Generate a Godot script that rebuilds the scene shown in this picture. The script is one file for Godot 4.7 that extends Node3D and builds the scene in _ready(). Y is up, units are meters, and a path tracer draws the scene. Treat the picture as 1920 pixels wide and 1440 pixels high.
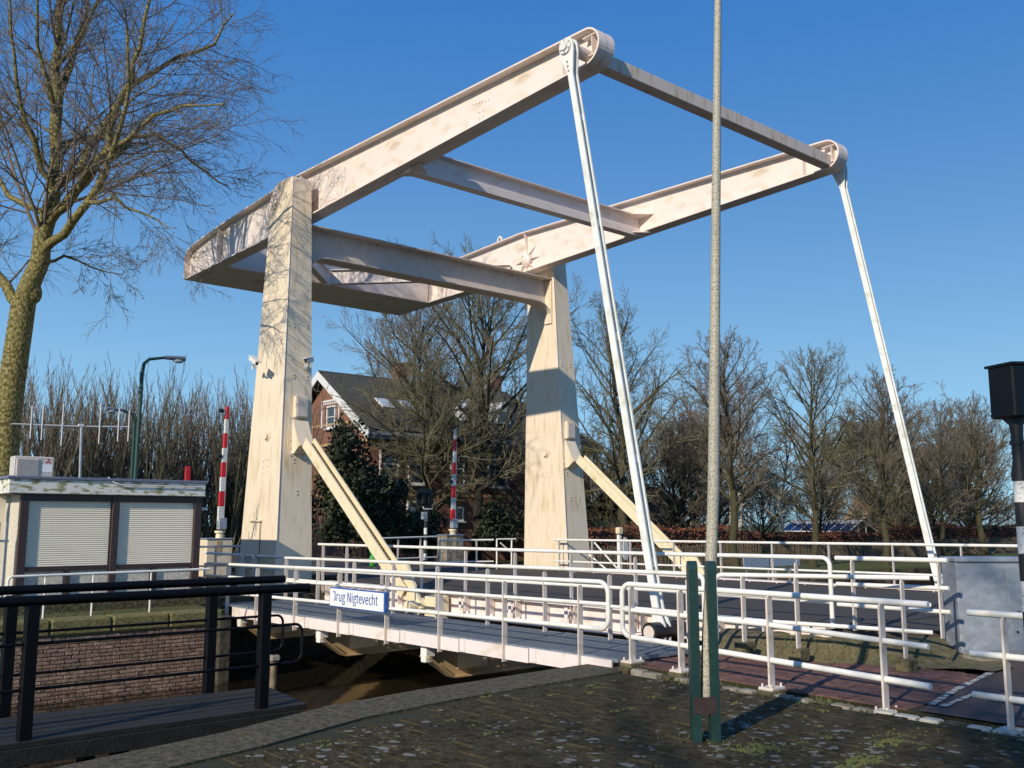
extends Node3D
# A Dutch balance drawbridge over a small river on a clear winter day. x runs across the bridge, -z along it away from the camera, y is up.

var counts := {}
var tex := {}
var M := {}


func _ready() -> void:
	# camera
	var cam := Camera3D.new()
	cam.name = "camera"
	cam.fov = 43.56
	cam.near = 0.05
	cam.far = 2000.0
	cam.position = V(-10.3, 1.75, 10.24)
	cam.rotation = V(0.1431, -0.7095, 0.0)
	add_child(cam)
	cam.current = true
	# sky and exposure
	var env := Environment.new()
	env.background_mode = Environment.BG_SKY
	var sm := ProceduralSkyMaterial.new()
	sm.sky_top_color = C(0.022, 0.167, 0.537).linear_to_srgb()
	sm.sky_horizon_color = C(0.46, 0.84, 1.06).linear_to_srgb()
	sm.sky_curve = 0.15
	sm.ground_bottom_color = C(0.06, 0.055, 0.045).linear_to_srgb()
	sm.ground_horizon_color = C(0.20, 0.22, 0.22).linear_to_srgb()
	sm.sun_angle_max = 1.0
	var sky := Sky.new()
	sky.sky_material = sm
	env.sky = sky
	env.tonemap_mode = Environment.TONE_MAPPER_LINEAR
	env.tonemap_exposure = 1.0
	env.sdfgi_enabled = true
	env.ssao_enabled = true
	env.ssil_enabled = true
	var we := WorldEnvironment.new()
	we.name = "environment"
	we.environment = env
	add_child(we)
	# low winter sun from the left
	var sun := DirectionalLight3D.new()
	sun.name = "sun"
	sun.light_color = Color(1.0, 0.95, 0.87)
	sun.light_energy = 1.5
	sun.light_angular_distance = 0.5
	sun.shadow_enabled = true
	add_child(sun)
	sun.look_at_from_position(Vector3.ZERO, V(0.851, -0.463, -0.248))
	materials()
	ground()
	far_quay()
	deck()
	portal()
	frame()
	hangers()
	racks()
	paving()
	jetty()
	hut()
	house()
	far_buildings()
	railings()
	barriers()
	furniture()
	hedge_and_fence()
	vegetation()


# ---------------------------------------------------------------- mesh builder
class MB:
	var v := PackedVector3Array()
	var n := PackedVector3Array()
	var idx := PackedInt32Array()

	func quad(a: Vector3, b: Vector3, c: Vector3, d: Vector3) -> void:  # counter-clockwise seen from outside
		var q := (c - a).cross(d - b).normalized()
		var k := v.size()
		v.append(a); v.append(b); v.append(c); v.append(d)
		for i in 4: n.append(q)
		idx.append_array(PackedInt32Array([k, k + 2, k + 1, k, k + 3, k + 2]))

	func tri(a: Vector3, b: Vector3, c: Vector3) -> void:
		var q := (b - a).cross(c - a).normalized()
		var k := v.size()
		v.append(a); v.append(b); v.append(c)
		for i in 3: n.append(q)
		idx.append_array(PackedInt32Array([k, k + 2, k + 1]))

	func hexa(p: Array) -> void:  # 0-3 bottom ring, 4-7 top ring, both counter-clockwise seen from above
		quad(p[3], p[2], p[1], p[0])
		quad(p[4], p[5], p[6], p[7])
		for i in 4:
			var j := (i + 1) % 4
			quad(p[i], p[j], p[j + 4], p[i + 4])

	func box(c: Vector3, s: Vector3, b := Basis()) -> void:
		var h := s * 0.5
		var p := []
		for y in [-1.0, 1.0]:
			for q in [[-1.0, 1.0], [1.0, 1.0], [1.0, -1.0], [-1.0, -1.0]]:
				p.append(c + b * Vector3(h.x * q[0], h.y * y, h.z * q[1]))
		hexa(p)

	func rbox(c: Vector3, s: Vector3, r: float, b := Basis()) -> void:  # chamfered box
		var h := s * 0.5
		var rings := []
		for k in [[-h.y, r], [-h.y + r, 0.0], [h.y - r, 0.0], [h.y, r]]:
			var ring := []
			var x: float = h.x - k[1]
			var z: float = h.z - k[1]
			for q in [[-x + r, z], [x - r, z], [x, z - r], [x, -z + r], [x - r, -z], [-x + r, -z], [-x, -z + r], [-x, z - r]]:
				ring.append(c + b * Vector3(q[0], k[0], q[1]))
			rings.append(ring)
		for k in 3:
			for i in 8:
				var j := (i + 1) % 8
				quad(rings[k][i], rings[k][j], rings[k + 1][j], rings[k + 1][i])
		for i in range(1, 7):
			tri(rings[3][0], rings[3][i], rings[3][i + 1])
			tri(rings[0][0], rings[0][i + 1], rings[0][i])

	func prism(poly: Array, t: Transform3D, d: float) -> void:  # polygon in the local xy plane, pushed along local z by d
		var pts := PackedVector2Array()
		for p in poly: pts.append(p)
		var area := 0.0
		for i in pts.size(): area += pts[i].cross(pts[(i + 1) % pts.size()])
		if area < 0.0: pts.reverse()
		var ti := Geometry2D.triangulate_polygon(pts)
		var flip := d < 0.0
		for i in range(0, ti.size(), 3):
			var a := pts[ti[i]]
			var b := pts[ti[i + 1]]
			var c := pts[ti[i + 2]]
			if (b - a).cross(c - a) < 0.0:
				var w := b
				b = c
				c = w
			if flip:
				var w2 := b
				b = c
				c = w2
			tri(t * Vector3(a.x, a.y, d), t * Vector3(b.x, b.y, d), t * Vector3(c.x, c.y, d))
			tri(t * Vector3(a.x, a.y, 0), t * Vector3(c.x, c.y, 0), t * Vector3(b.x, b.y, 0))
		for i in pts.size():
			var a := pts[i]
			var b := pts[(i + 1) % pts.size()]
			if flip: quad(t * Vector3(b.x, b.y, 0), t * Vector3(a.x, a.y, 0), t * Vector3(a.x, a.y, d), t * Vector3(b.x, b.y, d))
			else: quad(t * Vector3(a.x, a.y, 0), t * Vector3(b.x, b.y, 0), t * Vector3(b.x, b.y, d), t * Vector3(a.x, a.y, d))

	func tube(pts: Array, r0: float, r1 := -1.0, sides := 10, cap := true) -> void:
		if r1 < 0.0: r1 = r0
		var m := pts.size()
		var d: Vector3 = (pts[1] - pts[0]).normalized()
		var u := d.cross(Vector3.UP if absf(d.y) < 0.9 else Vector3.RIGHT).normalized()
		var base := v.size()
		for i in m:
			var e: Vector3
			if i == 0: e = d
			elif i == m - 1: e = (pts[i] - pts[i - 1]).normalized()
			else: e = (pts[i + 1] - pts[i - 1]).normalized()
			u = (u - e * u.dot(e)).normalized()
			var w := e.cross(u)
			var r := lerpf(r0, r1, float(i) / (m - 1))
			for s in sides:
				var a := TAU * s / sides
				var q := u * cos(a) + w * sin(a)
				v.append(pts[i] + q * r)
				n.append(q)
		for i in m - 1:
			for s in sides:
				var a := base + i * sides + s
				var b := base + i * sides + (s + 1) % sides
				idx.append_array(PackedInt32Array([a, a + sides, b, b, a + sides, b + sides]))
		if cap:
			for e in [0, m - 1]:
				var k := v.size()
				var q: Vector3 = (pts[0] - pts[1]).normalized() if e == 0 else (pts[m - 1] - pts[m - 2]).normalized()
				for s in sides:
					v.append(v[base + e * sides + s])
					n.append(q)
				for s in range(1, sides - 1):
					if e == 0: idx.append_array(PackedInt32Array([k, k + s, k + s + 1]))
					else: idx.append_array(PackedInt32Array([k, k + s + 1, k + s]))

	func ribbon(pts: Array, axis: Vector3, w: float, th: float) -> void:  # plate that follows pts, w wide along axis, th thick
		var m := pts.size()
		var o := []
		for i in m:
			var e: Vector3 = ((pts[mini(i + 1, m - 1)] - pts[i]).normalized() + (pts[i] - pts[maxi(i - 1, 0)]).normalized()).normalized()
			o.append(axis.cross(e).normalized() * th)
		for i in m - 1:
			var a: Vector3 = pts[i]
			var b: Vector3 = pts[i + 1]
			var x := axis * w
			quad(a, b, b + x, a + x)
			quad(a + o[i] + x, b + o[i + 1] + x, b + o[i + 1], a + o[i])
			quad(a + o[i], b + o[i + 1], b, a)
			quad(a + x, b + x, b + o[i + 1] + x, a + o[i] + x)
		quad(pts[0], pts[0] + axis * w, pts[0] + axis * w + o[0], pts[0] + o[0])
		var l: Vector3 = pts[m - 1]
		quad(l + o[m - 1], l + o[m - 1] + axis * w, l + axis * w, l)

	func disc(c: Vector3, axis: Vector3, r: float, th: float, sides := 20, r2 := -1.0) -> void:  # short cylinder or cone
		tube([c, c + axis * th], r, r if r2 < 0.0 else r2, sides)

	func ball(c: Vector3, r: Vector3, seg := 12) -> void:
		var base := v.size()
		var h := seg / 2
		for i in h + 1:
			var a := PI * i / h
			for s in seg + 1:
				var b := TAU * s / seg
				var q := Vector3(sin(a) * cos(b), cos(a), sin(a) * sin(b))
				v.append(c + q * r)
				n.append((q / r).normalized())
		for i in h:
			for s in seg:
				var a := base + i * (seg + 1) + s
				idx.append_array(PackedInt32Array([a, a + seg + 1, a + 1, a + 1, a + seg + 1, a + seg + 2]))

	func leaf(c: Vector3, x: Vector3, y: Vector3) -> void:
		var k := v.size()
		var q := x.cross(y).normalized()
		v.append(c - x); v.append(c + y); v.append(c + x); v.append(c - y * 0.6)
		for i in 4: n.append(q)
		idx.append_array(PackedInt32Array([k, k + 1, k + 2, k, k + 2, k + 3]))

	func mesh() -> ArrayMesh:
		var a := []
		a.resize(Mesh.ARRAY_MAX)
		a[Mesh.ARRAY_VERTEX] = v
		a[Mesh.ARRAY_NORMAL] = n
		a[Mesh.ARRAY_INDEX] = idx
		var m := ArrayMesh.new()
		m.add_surface_from_arrays(Mesh.PRIMITIVE_TRIANGLES, a)
		return m


func V(x: float, y: float, z: float) -> Vector3:
	return Vector3(x, y, z)


# ---------------------------------------------------------------- naming
func numbered(parent: Node, called: String) -> String:
	var key := str(parent.get_instance_id()) + called
	counts[key] = counts.get(key, -1) + 1
	return called if counts[key] == 0 else "%s_%03d" % [called, counts[key]]


func thing(called: String, label: String, category: String, at: Vector3, group := "") -> Node3D:
	var o := Node3D.new()
	o.name = numbered(self, called)
	add_child(o, true)
	o.position = at
	tag(o, label, category, group)
	return o


func tag(o: Node, label: String, category: String, group := "") -> void:
	o.set_meta("label", label)
	o.set_meta("category", category)
	if group: o.set_meta("group", group)


# a mesh given in world coordinates becomes a part of its thing (or a top-level object)
func part(called: String, mb, m: Material, parent: Node = null) -> MeshInstance3D:
	var o := MeshInstance3D.new()
	if parent == null: parent = self
	o.name = numbered(parent, called)
	o.mesh = mb.mesh() if mb is MB else mb
	o.material_override = m
	parent.add_child(o, true)
	if parent != self and not parent is MeshInstance3D:
		o.position = -parent.position
	return o


func piece(called: String, mesh: Mesh, m: Material, parent: Node, t: Transform3D) -> MeshInstance3D:  # a shared mesh set down at a world place
	var o := MeshInstance3D.new()
	o.name = numbered(parent, called)
	o.mesh = mesh
	o.material_override = m
	parent.add_child(o, true)
	if parent != self and not parent is MeshInstance3D: t.origin -= parent.position
	o.transform = t
	return o


func struct(called: String, mb, m: Material, label := "") -> MeshInstance3D:
	var o := part(called, mb, m)
	o.set_meta("kind", "structure")
	if label: o.set_meta("label", label)
	return o


# ---------------------------------------------------------------- materials
func noise_tex(key: String, freq: float, ramp: Array, type := FastNoiseLite.TYPE_SIMPLEX_SMOOTH, size := 512, oct := 4, sd := 1) -> NoiseTexture2D:
	if tex.has(key): return tex[key]
	var f := FastNoiseLite.new()
	f.noise_type = type
	f.frequency = freq
	f.fractal_octaves = oct
	f.seed = sd
	if type == FastNoiseLite.TYPE_CELLULAR:
		f.cellular_return_type = FastNoiseLite.RETURN_DISTANCE
		f.fractal_type = FastNoiseLite.FRACTAL_NONE
	var g := Gradient.new()
	g.offsets = PackedFloat32Array()
	var offs := PackedFloat32Array()
	var cols := PackedColorArray()
	for r in ramp:
		offs.append(r[0])
		cols.append(r[1] if r[1] is Color else Color(r[1], r[1], r[1]))
	g.offsets = offs
	g.colors = cols
	var t := NoiseTexture2D.new()
	t.width = size
	t.height = size
	t.seamless = true
	t.noise = f
	t.color_ramp = g
	tex[key] = t
	return t


func bump_tex(key: String, freq: float, strength: float, sd := 7, type := FastNoiseLite.TYPE_SIMPLEX_SMOOTH) -> NoiseTexture2D:
	if tex.has(key): return tex[key]
	var f := FastNoiseLite.new()
	f.noise_type = type
	f.frequency = freq
	f.fractal_octaves = 4
	f.seed = sd
	var t := NoiseTexture2D.new()
	t.width = 512
	t.height = 512
	t.seamless = true
	t.as_normal_map = true
	t.bump_strength = strength
	t.noise = f
	tex[key] = t
	return t


func mat(key: String, lin: Color, rough := 0.7, t: Texture2D = null, scale := Vector3.ONE, bump: Texture2D = null, bump_k := 1.0, metal := 0.0) -> StandardMaterial3D:
	var m := StandardMaterial3D.new()
	m.resource_name = key
	m.albedo_color = lin.linear_to_srgb()
	m.roughness = rough
	m.metallic = metal
	if t:
		m.albedo_texture = t
		m.uv1_triplanar = true
		m.uv1_world_triplanar = true
		m.uv1_scale = scale
	if bump:
		m.normal_enabled = true
		m.normal_texture = bump
		m.normal_scale = bump_k
		m.uv1_triplanar = true
		m.uv1_world_triplanar = true
		m.uv1_scale = scale
	M[key] = m
	return m


func C(r: float, g: float, b: float) -> Color:
	return Color(r, g, b)


func materials() -> void:
	var fine := noise_tex("fine", 0.03, [[0.25, 0.86], [0.75, 1.0]])
	var paint := noise_tex("paint", 0.008, [[0.0, C(0.86, 0.84, 0.76)], [0.22, C(0.95, 0.94, 0.90)], [0.42, 1.0], [0.7, 1.0], [1.0, C(0.96, 0.955, 0.94)]], FastNoiseLite.TYPE_SIMPLEX_SMOOTH, 512, 5, 3)
	var dirty := noise_tex("dirty", 0.012, [[0.0, C(0.86, 0.83, 0.74)], [0.25, C(0.95, 0.935, 0.89)], [0.5, 1.0], [0.75, C(0.985, 0.98, 0.97)], [1.0, C(0.94, 0.94, 0.92)]], FastNoiseLite.TYPE_SIMPLEX_SMOOTH, 512, 5, 4)
	var grime := noise_tex("grime", 0.02, [[0.1, C(0.62, 0.60, 0.55)], [0.45, C(0.86, 0.85, 0.82)], [0.8, 1.0]], FastNoiseLite.TYPE_SIMPLEX_SMOOTH, 512, 5, 5)
	var spots := noise_tex("spots", 0.06, [[0.0, C(0.35, 0.32, 0.26)], [0.22, C(0.5, 0.47, 0.4)], [0.30, C(0.86, 0.84, 0.78)], [0.6, C(0.95, 0.94, 0.9)], [1.0, 1.0]], FastNoiseLite.TYPE_SIMPLEX, 512, 3, 6)
	var moss := noise_tex("moss", 0.010, [[0.2, C(0.62, 0.62, 0.62)], [0.42, C(0.85, 0.83, 0.76)], [0.55, C(0.80, 0.84, 0.50)], [0.75, C(0.62, 0.74, 0.30)], [1.0, C(0.5, 0.62, 0.22)]], FastNoiseLite.TYPE_SIMPLEX_SMOOTH, 1024, 6, 8)
	var tilen := noise_tex("tilen", 0.014, [[0.1, C(0.62, 0.62, 0.50)], [0.4, C(0.86, 0.85, 0.76)], [0.6, 1.0], [0.85, C(0.84, 0.86, 0.66)]], FastNoiseLite.TYPE_SIMPLEX_SMOOTH, 1024, 6, 9)
	var bumpy := bump_tex("bumpy", 0.03, 3.0)
	var bumpf := bump_tex("bumpf", 0.08, 4.0, 12)
	var soft := bump_tex("soft", 0.006, 2.0, 13)
	mat("beam", C(0.77, 0.67, 0.61), 0.5, paint, V(0.25, 0.5, 0.25), soft, 0.15)
	mat("leg", C(0.75, 0.64, 0.49), 0.6, dirty, V(0.8, 0.12, 0.8), soft, 0.2)
	mat("grimy", C(0.64, 0.55, 0.49), 0.65, dirty, V(0.7, 0.15, 0.7))
	mat("drum", C(0.26, 0.23, 0.17), 0.8, grime, V(1.2, 0.6, 1.2))
	mat("rail", C(0.78, 0.77, 0.72), 0.45, paint, V(0.6, 0.6, 0.6))
	mat("post", C(0.66, 0.585, 0.53), 0.55, dirty, V(0.8, 0.8, 0.8))
	mat("hanger", C(0.74, 0.76, 0.73), 0.4, paint, V(0.5, 0.5, 0.5))
	mat("rack", C(0.74, 0.65, 0.45), 0.5, paint, V(0.6, 0.6, 0.6))
	mat("yellow", C(0.72, 0.47, 0.13), 0.5, fine)
	mat("fascia", C(0.78, 0.69, 0.66), 0.5, paint, V(0.4, 0.7, 0.4))
	mat("tan", C(0.50, 0.36, 0.19), 0.6, dirty, V(0.5, 0.5, 0.5))
	mat("galv", C(0.40, 0.44, 0.49), 0.42, noise_tex("galv", 0.012, [[0.2, 0.84], [0.5, 0.93], [0.8, 1.0]], FastNoiseLite.TYPE_SIMPLEX_SMOOTH, 512, 4, 21), V(1.2, 1.2, 1.2), null, 1.0, 0.35)
	mat("grate", C(0.27, 0.31, 0.35), 0.45, fine, V(1, 1, 1), null, 1.0, 0.3)
	mat("dark_steel", C(0.0045, 0.005, 0.0065), 0.5, fine, V(1, 1, 1), bumpf, 0.1).metallic_specular = 0.25
	mat("plank", C(0.013, 0.0125, 0.010), 0.8, grime, V(0.4, 1, 2.5), bumpf, 0.25)
	mat("asphalt", C(0.085, 0.068, 0.054), 0.88, noise_tex("asph", 0.09, [[0.2, 0.62], [0.55, 0.88], [0.8, 1.0]], FastNoiseLite.TYPE_SIMPLEX, 512, 3, 31), V(0.9, 0.9, 0.9), bumpf, 0.5)
	for i in 4:
		var k: float = [1.0, 0.82, 1.14, 0.92][i]
		mat("tile%d" % i, C(0.068 * k, 0.057 * k, 0.038 * k), 0.95, moss if i == 2 else tilen, V(0.45, 0.45, 0.45), bumpf, 0.8).metallic_specular = 0.2
		mat("red%d" % i, C(0.185 * k, 0.085 * k, 0.066 * k), 0.88, grime, V(0.8, 0.8, 0.8), bumpf, 0.5)
		mat("brick%d" % i, C([0.33, 0.29, 0.37, 0.25][i], [0.215, 0.18, 0.25, 0.17][i], [0.155, 0.13, 0.185, 0.125][i]), 0.9, grime, V(0.9, 0.9, 0.9), bumpf, 0.8)
	mat("tile_joint", C(0.042, 0.040, 0.018), 0.95, moss, V(1.1, 1.1, 1.1), bumpf, 1.0)
	mat("mortar", C(0.17, 0.15, 0.115), 0.95, grime, V(1, 1, 1), bumpf, 0.8)
	mat("coping", C(0.105, 0.09, 0.06), 0.95, noise_tex("cop", 0.02, [[0.15, C(0.55, 0.58, 0.36)], [0.4, C(0.78, 0.78, 0.62)], [0.6, C(0.92, 0.9, 0.86)], [0.85, 1.0]], FastNoiseLite.TYPE_SIMPLEX_SMOOTH, 1024, 6, 33), V(0.5, 0.5, 0.5), bumpf, 0.6)
	mat("mossy", C(0.14, 0.12, 0.07), 0.95, tilen, V(0.5, 0.5, 0.5), bumpf, 1.0)
	mat("lichen", C(0.20, 0.195, 0.16), 0.95, fine, V(3, 3, 3))
	mat("moss_cushion", C(0.10, 0.115, 0.028), 0.95, fine, V(2, 2, 2), bumpf, 1.0)
	mat("wet_wall", C(0.075, 0.065, 0.045), 0.9, grime, V(0.6, 0.6, 0.6), bumpy, 0.6)
	mat("concrete", C(0.30, 0.27, 0.22), 0.85, grime, V(0.5, 0.5, 0.5), bumpy, 0.4)
	mat("white_paint", C(0.62, 0.61, 0.57), 0.7, spots, V(2.2, 2.2, 2.2))
	mat("pole_paint", C(0.50, 0.485, 0.43), 0.6, noise_tex("peel", 0.05, [[0.0, C(0.2, 0.17, 0.13)], [0.24, C(0.34, 0.30, 0.24)], [0.29, C(0.80, 0.78, 0.70)], [0.5, C(0.92, 0.91, 0.86)], [1.0, 1.0]], FastNoiseLite.TYPE_SIMPLEX, 512, 4, 36), V(3.4, 1.3, 3.4))
	mat("rust", C(0.33, 0.11, 0.03), 0.9, grime, V(1, 1, 1))
	mat("green_paint", C(0.012, 0.045, 0.04), 0.4, fine)
	mat("lamp_green", C(0.02, 0.06, 0.05), 0.4)
	mat("signal_black", C(0.014, 0.014, 0.016), 0.6, noise_tex("lichdot", 0.075, [[0.0, 0.38], [0.66, 0.38], [0.72, C(0.9, 0.88, 0.7)], [1.0, 1.0]], FastNoiseLite.TYPE_SIMPLEX, 512, 2, 38), V(1.5, 1.5, 1.5))
	mat("black", C(0.014, 0.014, 0.017), 0.5)
	mat("white", C(0.76, 0.76, 0.74), 0.5, noise_tex("wspots", 0.05, [[0.0, 0.45], [0.2, 0.6], [0.3, 0.95], [1.0, 1.0]], FastNoiseLite.TYPE_SIMPLEX, 512, 3, 39), V(0.9, 0.9, 0.9))
	mat("red", C(0.55, 0.012, 0.02), 0.4)
	mat("sign_white", C(0.80, 0.80, 0.80), 0.4)
	mat("sign_blue", C(0.02, 0.10, 0.36), 0.4)
	mat("shutter", C(0.84, 0.77, 0.62), 0.5)
	mat("panel", C(0.66, 0.61, 0.52), 0.6, fine)
	mat("brown_frame", C(0.05, 0.028, 0.026), 0.5, fine)
	mat("hut_fascia", C(0.74, 0.72, 0.66), 0.55, noise_tex("algae", 0.012, [[0.0, C(0.5, 0.5, 0.3)], [0.3, C(0.72, 0.72, 0.58)], [0.48, 0.98], [1.0, 1.0]], FastNoiseLite.TYPE_SIMPLEX_SMOOTH, 512, 5, 41), V(0.6, 1.6, 0.6))
	mat("algae", C(0.19, 0.17, 0.065), 0.9, grime, V(1, 2, 1))
	mat("roof_edge", C(0.16, 0.19, 0.26), 0.5, fine)
	mat("aircon", C(0.62, 0.59, 0.52), 0.5, fine)
	mat("alu", C(0.60, 0.58, 0.56), 0.4)
	mat("house_brick", C(0.30, 0.135, 0.085), 0.9, noise_tex("hbrick", 0.09, [[0.2, 0.66], [0.5, 0.88], [0.8, 1.0]], FastNoiseLite.TYPE_SIMPLEX, 512, 4, 43), V(0.5, 1.6, 0.5))
	mat("house_band", C(0.48, 0.33, 0.14), 0.9, fine)
	mat("roof_tile", C(0.088, 0.084, 0.074), 0.7, tilen, V(0.3, 0.3, 0.3))
	mat("house_white", C(0.80, 0.79, 0.77), 0.5, fine)
	mat("house_grey", C(0.34, 0.37, 0.41), 0.6, fine)
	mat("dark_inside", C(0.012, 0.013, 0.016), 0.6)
	var gl := mat("glass", C(0.03, 0.04, 0.05), 0.06)
	gl.metallic_specular = 0.8
	mat("solar", C(0.012, 0.022, 0.075), 0.15)
	mat("sky_glass", C(0.45, 0.52, 0.56), 0.15)
	mat("barn", C(0.016, 0.015, 0.016), 0.85, fine)
	mat("barn_roof", C(0.022, 0.022, 0.018), 0.9, fine)
	mat("orange", C(0.62, 0.13, 0.02), 0.5)
	mat("terracotta", C(0.34, 0.12, 0.045), 0.85, grime, V(0.3, 0.3, 0.3))
	mat("cottage_brick", C(0.36, 0.26, 0.19), 0.9, grime, V(0.8, 0.8, 0.8))
	mat("shed_red", C(0.16, 0.05, 0.05), 0.8, fine)
	mat("blue_tarp", C(0.07, 0.22, 0.55), 0.6, fine)
	mat("wood_slat", C(0.21, 0.17, 0.115), 0.9, grime, V(1, 0.4, 1))
	mat("green_bag", C(0.04, 0.30, 0.05), 0.6)
	mat("grass", C(0.085, 0.10, 0.028), 0.95, noise_tex("grass", 0.03, [[0.2, C(0.75, 0.66, 0.5)], [0.5, C(0.86, 0.9, 0.7)], [0.8, 1.0]], FastNoiseLite.TYPE_SIMPLEX, 512, 5, 51), V(0.25, 0.25, 0.25), bumpf, 1.0)
	mat("soil", C(0.075, 0.055, 0.035), 0.95, grime, V(0.5, 0.5, 0.5), bumpf, 1.0)
	mat("plane_bark", C(0.29, 0.255, 0.125), 0.85, noise_tex("plane", 0.022, [[0.0, C(0.42, 0.42, 0.28)], [0.4, C(0.6, 0.58, 0.38)], [0.56, C(0.72, 0.7, 0.45)], [0.6, C(1.0, 0.98, 0.86)], [1.0, 1.0]], FastNoiseLite.TYPE_SIMPLEX, 512, 4, 53), V(1.4, 0.8, 1.4), bumpf, 0.5)
	mat("bark", C(0.075, 0.068, 0.032), 0.9, grime, V(1.2, 0.5, 1.2), bumpf, 1.0)
	mat("dark_bark", C(0.028, 0.025, 0.017), 0.9, grime, V(1.2, 0.5, 1.2), bumpf, 1.0)
	mat("birch", C(0.62, 0.57, 0.50), 0.8, spots, V(1.5, 3.0, 1.5))
	mat("twig", C(0.16, 0.13, 0.098), 0.9)
	mat("twig_olive", C(0.155, 0.138, 0.078), 0.9)
	mat("twig_red", C(0.17, 0.12, 0.098), 0.9)
	mat("coppice_bark", C(0.15, 0.13, 0.075), 0.9, grime, V(1.2, 0.5, 1.2))
	mat("twig_far", C(0.12, 0.11, 0.105), 0.9)
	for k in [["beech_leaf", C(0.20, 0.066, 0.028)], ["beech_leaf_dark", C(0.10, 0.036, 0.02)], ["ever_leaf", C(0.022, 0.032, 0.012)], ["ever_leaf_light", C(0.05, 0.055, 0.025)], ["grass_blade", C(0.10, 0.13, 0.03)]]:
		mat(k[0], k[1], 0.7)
	var wt := mat("water", C(0.014, 0.010, 0.005), 0.05, null, V(0.5, 0.5, 0.5), bump_tex("ripple", 0.012, 2.0, 61), 0.10)
	wt.metallic_specular = 0.6


# ---------------------------------------------------------------- trees
func limb_points(p: Vector3, d: Vector3, length: float, n: int, wob: float, up: float, rng: RandomNumberGenerator) -> Array:
	var pts := [p]
	var q := p
	var e := d.normalized()
	for i in n:
		e = (e + Vector3(rng.randf_range(-wob, wob), rng.randf_range(-wob, wob) + up, rng.randf_range(-wob, wob))).normalized()
		q += e * (length / n)
		pts.append(q)
	return pts


func at_len(pts: Array, t: float) -> Array:  # point and direction at share t of a polyline
	var f := clampf(t, 0.0, 0.9999) * (pts.size() - 1)
	var i := int(f)
	return [pts[i].lerp(pts[i + 1], f - i), (pts[i + 1] - pts[i]).normalized()]


func sideways(d: Vector3, spread: float, rng: RandomNumberGenerator) -> Vector3:
	var u := d.cross(Vector3(rng.randf_range(-1, 1), rng.randf_range(-1, 1), rng.randf_range(-1, 1))).normalized()
	return (d * cos(spread) + u * sin(spread)).normalized()


# twigs of falling order along a limb
func sprout(mb: MB, pts: Array, r: float, length: float, level: int, o: Dictionary, rng: RandomNumberGenerator) -> void:
	var count: int = o.count[level]
	for k in count:
		var t: float = lerpf(o.start[level], 1.0, (k + rng.randf()) / count)
		var s := at_len(pts, t)
		var d := sideways(s[1], o.spread[level] * rng.randf_range(0.7, 1.25), rng)
		d.y += o.lift[level]
		var ln: float = length * o.ratio[level] * rng.randf_range(0.6, 1.2) * (1.15 - 0.55 * t)
		var rr: float = maxf(r * lerpf(0.55, 0.3, t), o.thin)
		var last: bool = level == o.count.size() - 1
		var p := limb_points(s[0], d.normalized(), ln, 3 if last else 4, o.wob, o.up[level], rng)
		mb.tube(p, rr, maxf(rr * 0.35, o.thin * 0.6), 3 if rr < 0.02 else 5, false)
		if not last: sprout(mb, p, rr, ln, level + 1, o, rng)


# a bare tree with a straight leader; base at the origin
func bare_tree(h: float, width: float, r: float, clear: float, limbs: int, o: Dictionary, sd: int) -> Array:
	var rng := RandomNumberGenerator.new()
	rng.seed = sd
	var trunk := MB.new()
	var crown := MB.new()
	var lead := [Vector3.ZERO]
	var q := Vector3.ZERO
	for i in 10:
		q += Vector3(rng.randf_range(-0.018, 0.018) * h, h * 0.092, rng.randf_range(-0.018, 0.018) * h)
		lead.append(q)
	trunk.tube([Vector3(0, -0.4, 0), Vector3(0, 0.05, 0), Vector3(0, 0.5, 0)], r * 1.5, r * 1.02, 10, false)
	trunk.tube(lead, r, r * 0.1, 9)
	for k in limbs:
		var t: float = clear + (0.97 - clear) * pow((k + 0.5) / limbs, 0.9)
		var s := at_len(lead, t)
		var a := 2.39996 * k + rng.randf_range(-0.4, 0.4)
		var tt := (t - clear) / (1.0 - clear)
		var rise: float = lerpf(o.rise, 1.5, tt) + rng.randf_range(-0.12, 0.15)
		var d := Vector3(cos(a), rise, sin(a))
		var shape := sin(PI * clampf(0.22 + 0.74 * tt, 0.0, 1.0)) + 0.14
		var ln: float = width * shape * rng.randf_range(0.8, 1.15)
		var rr: float = r * lerpf(0.42, 0.12, tt)
		var p := limb_points(s[0], d, ln, 6, o.wob, o.bend, rng)
		(trunk if rr > 0.04 else crown).tube(p, rr, rr * 0.25, 6, false)
		sprout(crown, p, rr * 0.8, ln, 0, o, rng)
	return [trunk.mesh(), crown.mesh()]


func tree_at(called: String, protos: Array, label: String, category: String, at: Vector3, k: Vector3, turn: float, bark: String, twig: String, group: String) -> Node3D:
	var o := thing(called, label, category, at, group)
	var b := Basis(Vector3.UP, turn).scaled(k)
	piece("trunk", protos[0], M[bark], o, Transform3D(b, at))
	piece("crown", protos[1], M[twig], o, Transform3D(b, at))
	return o


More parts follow.
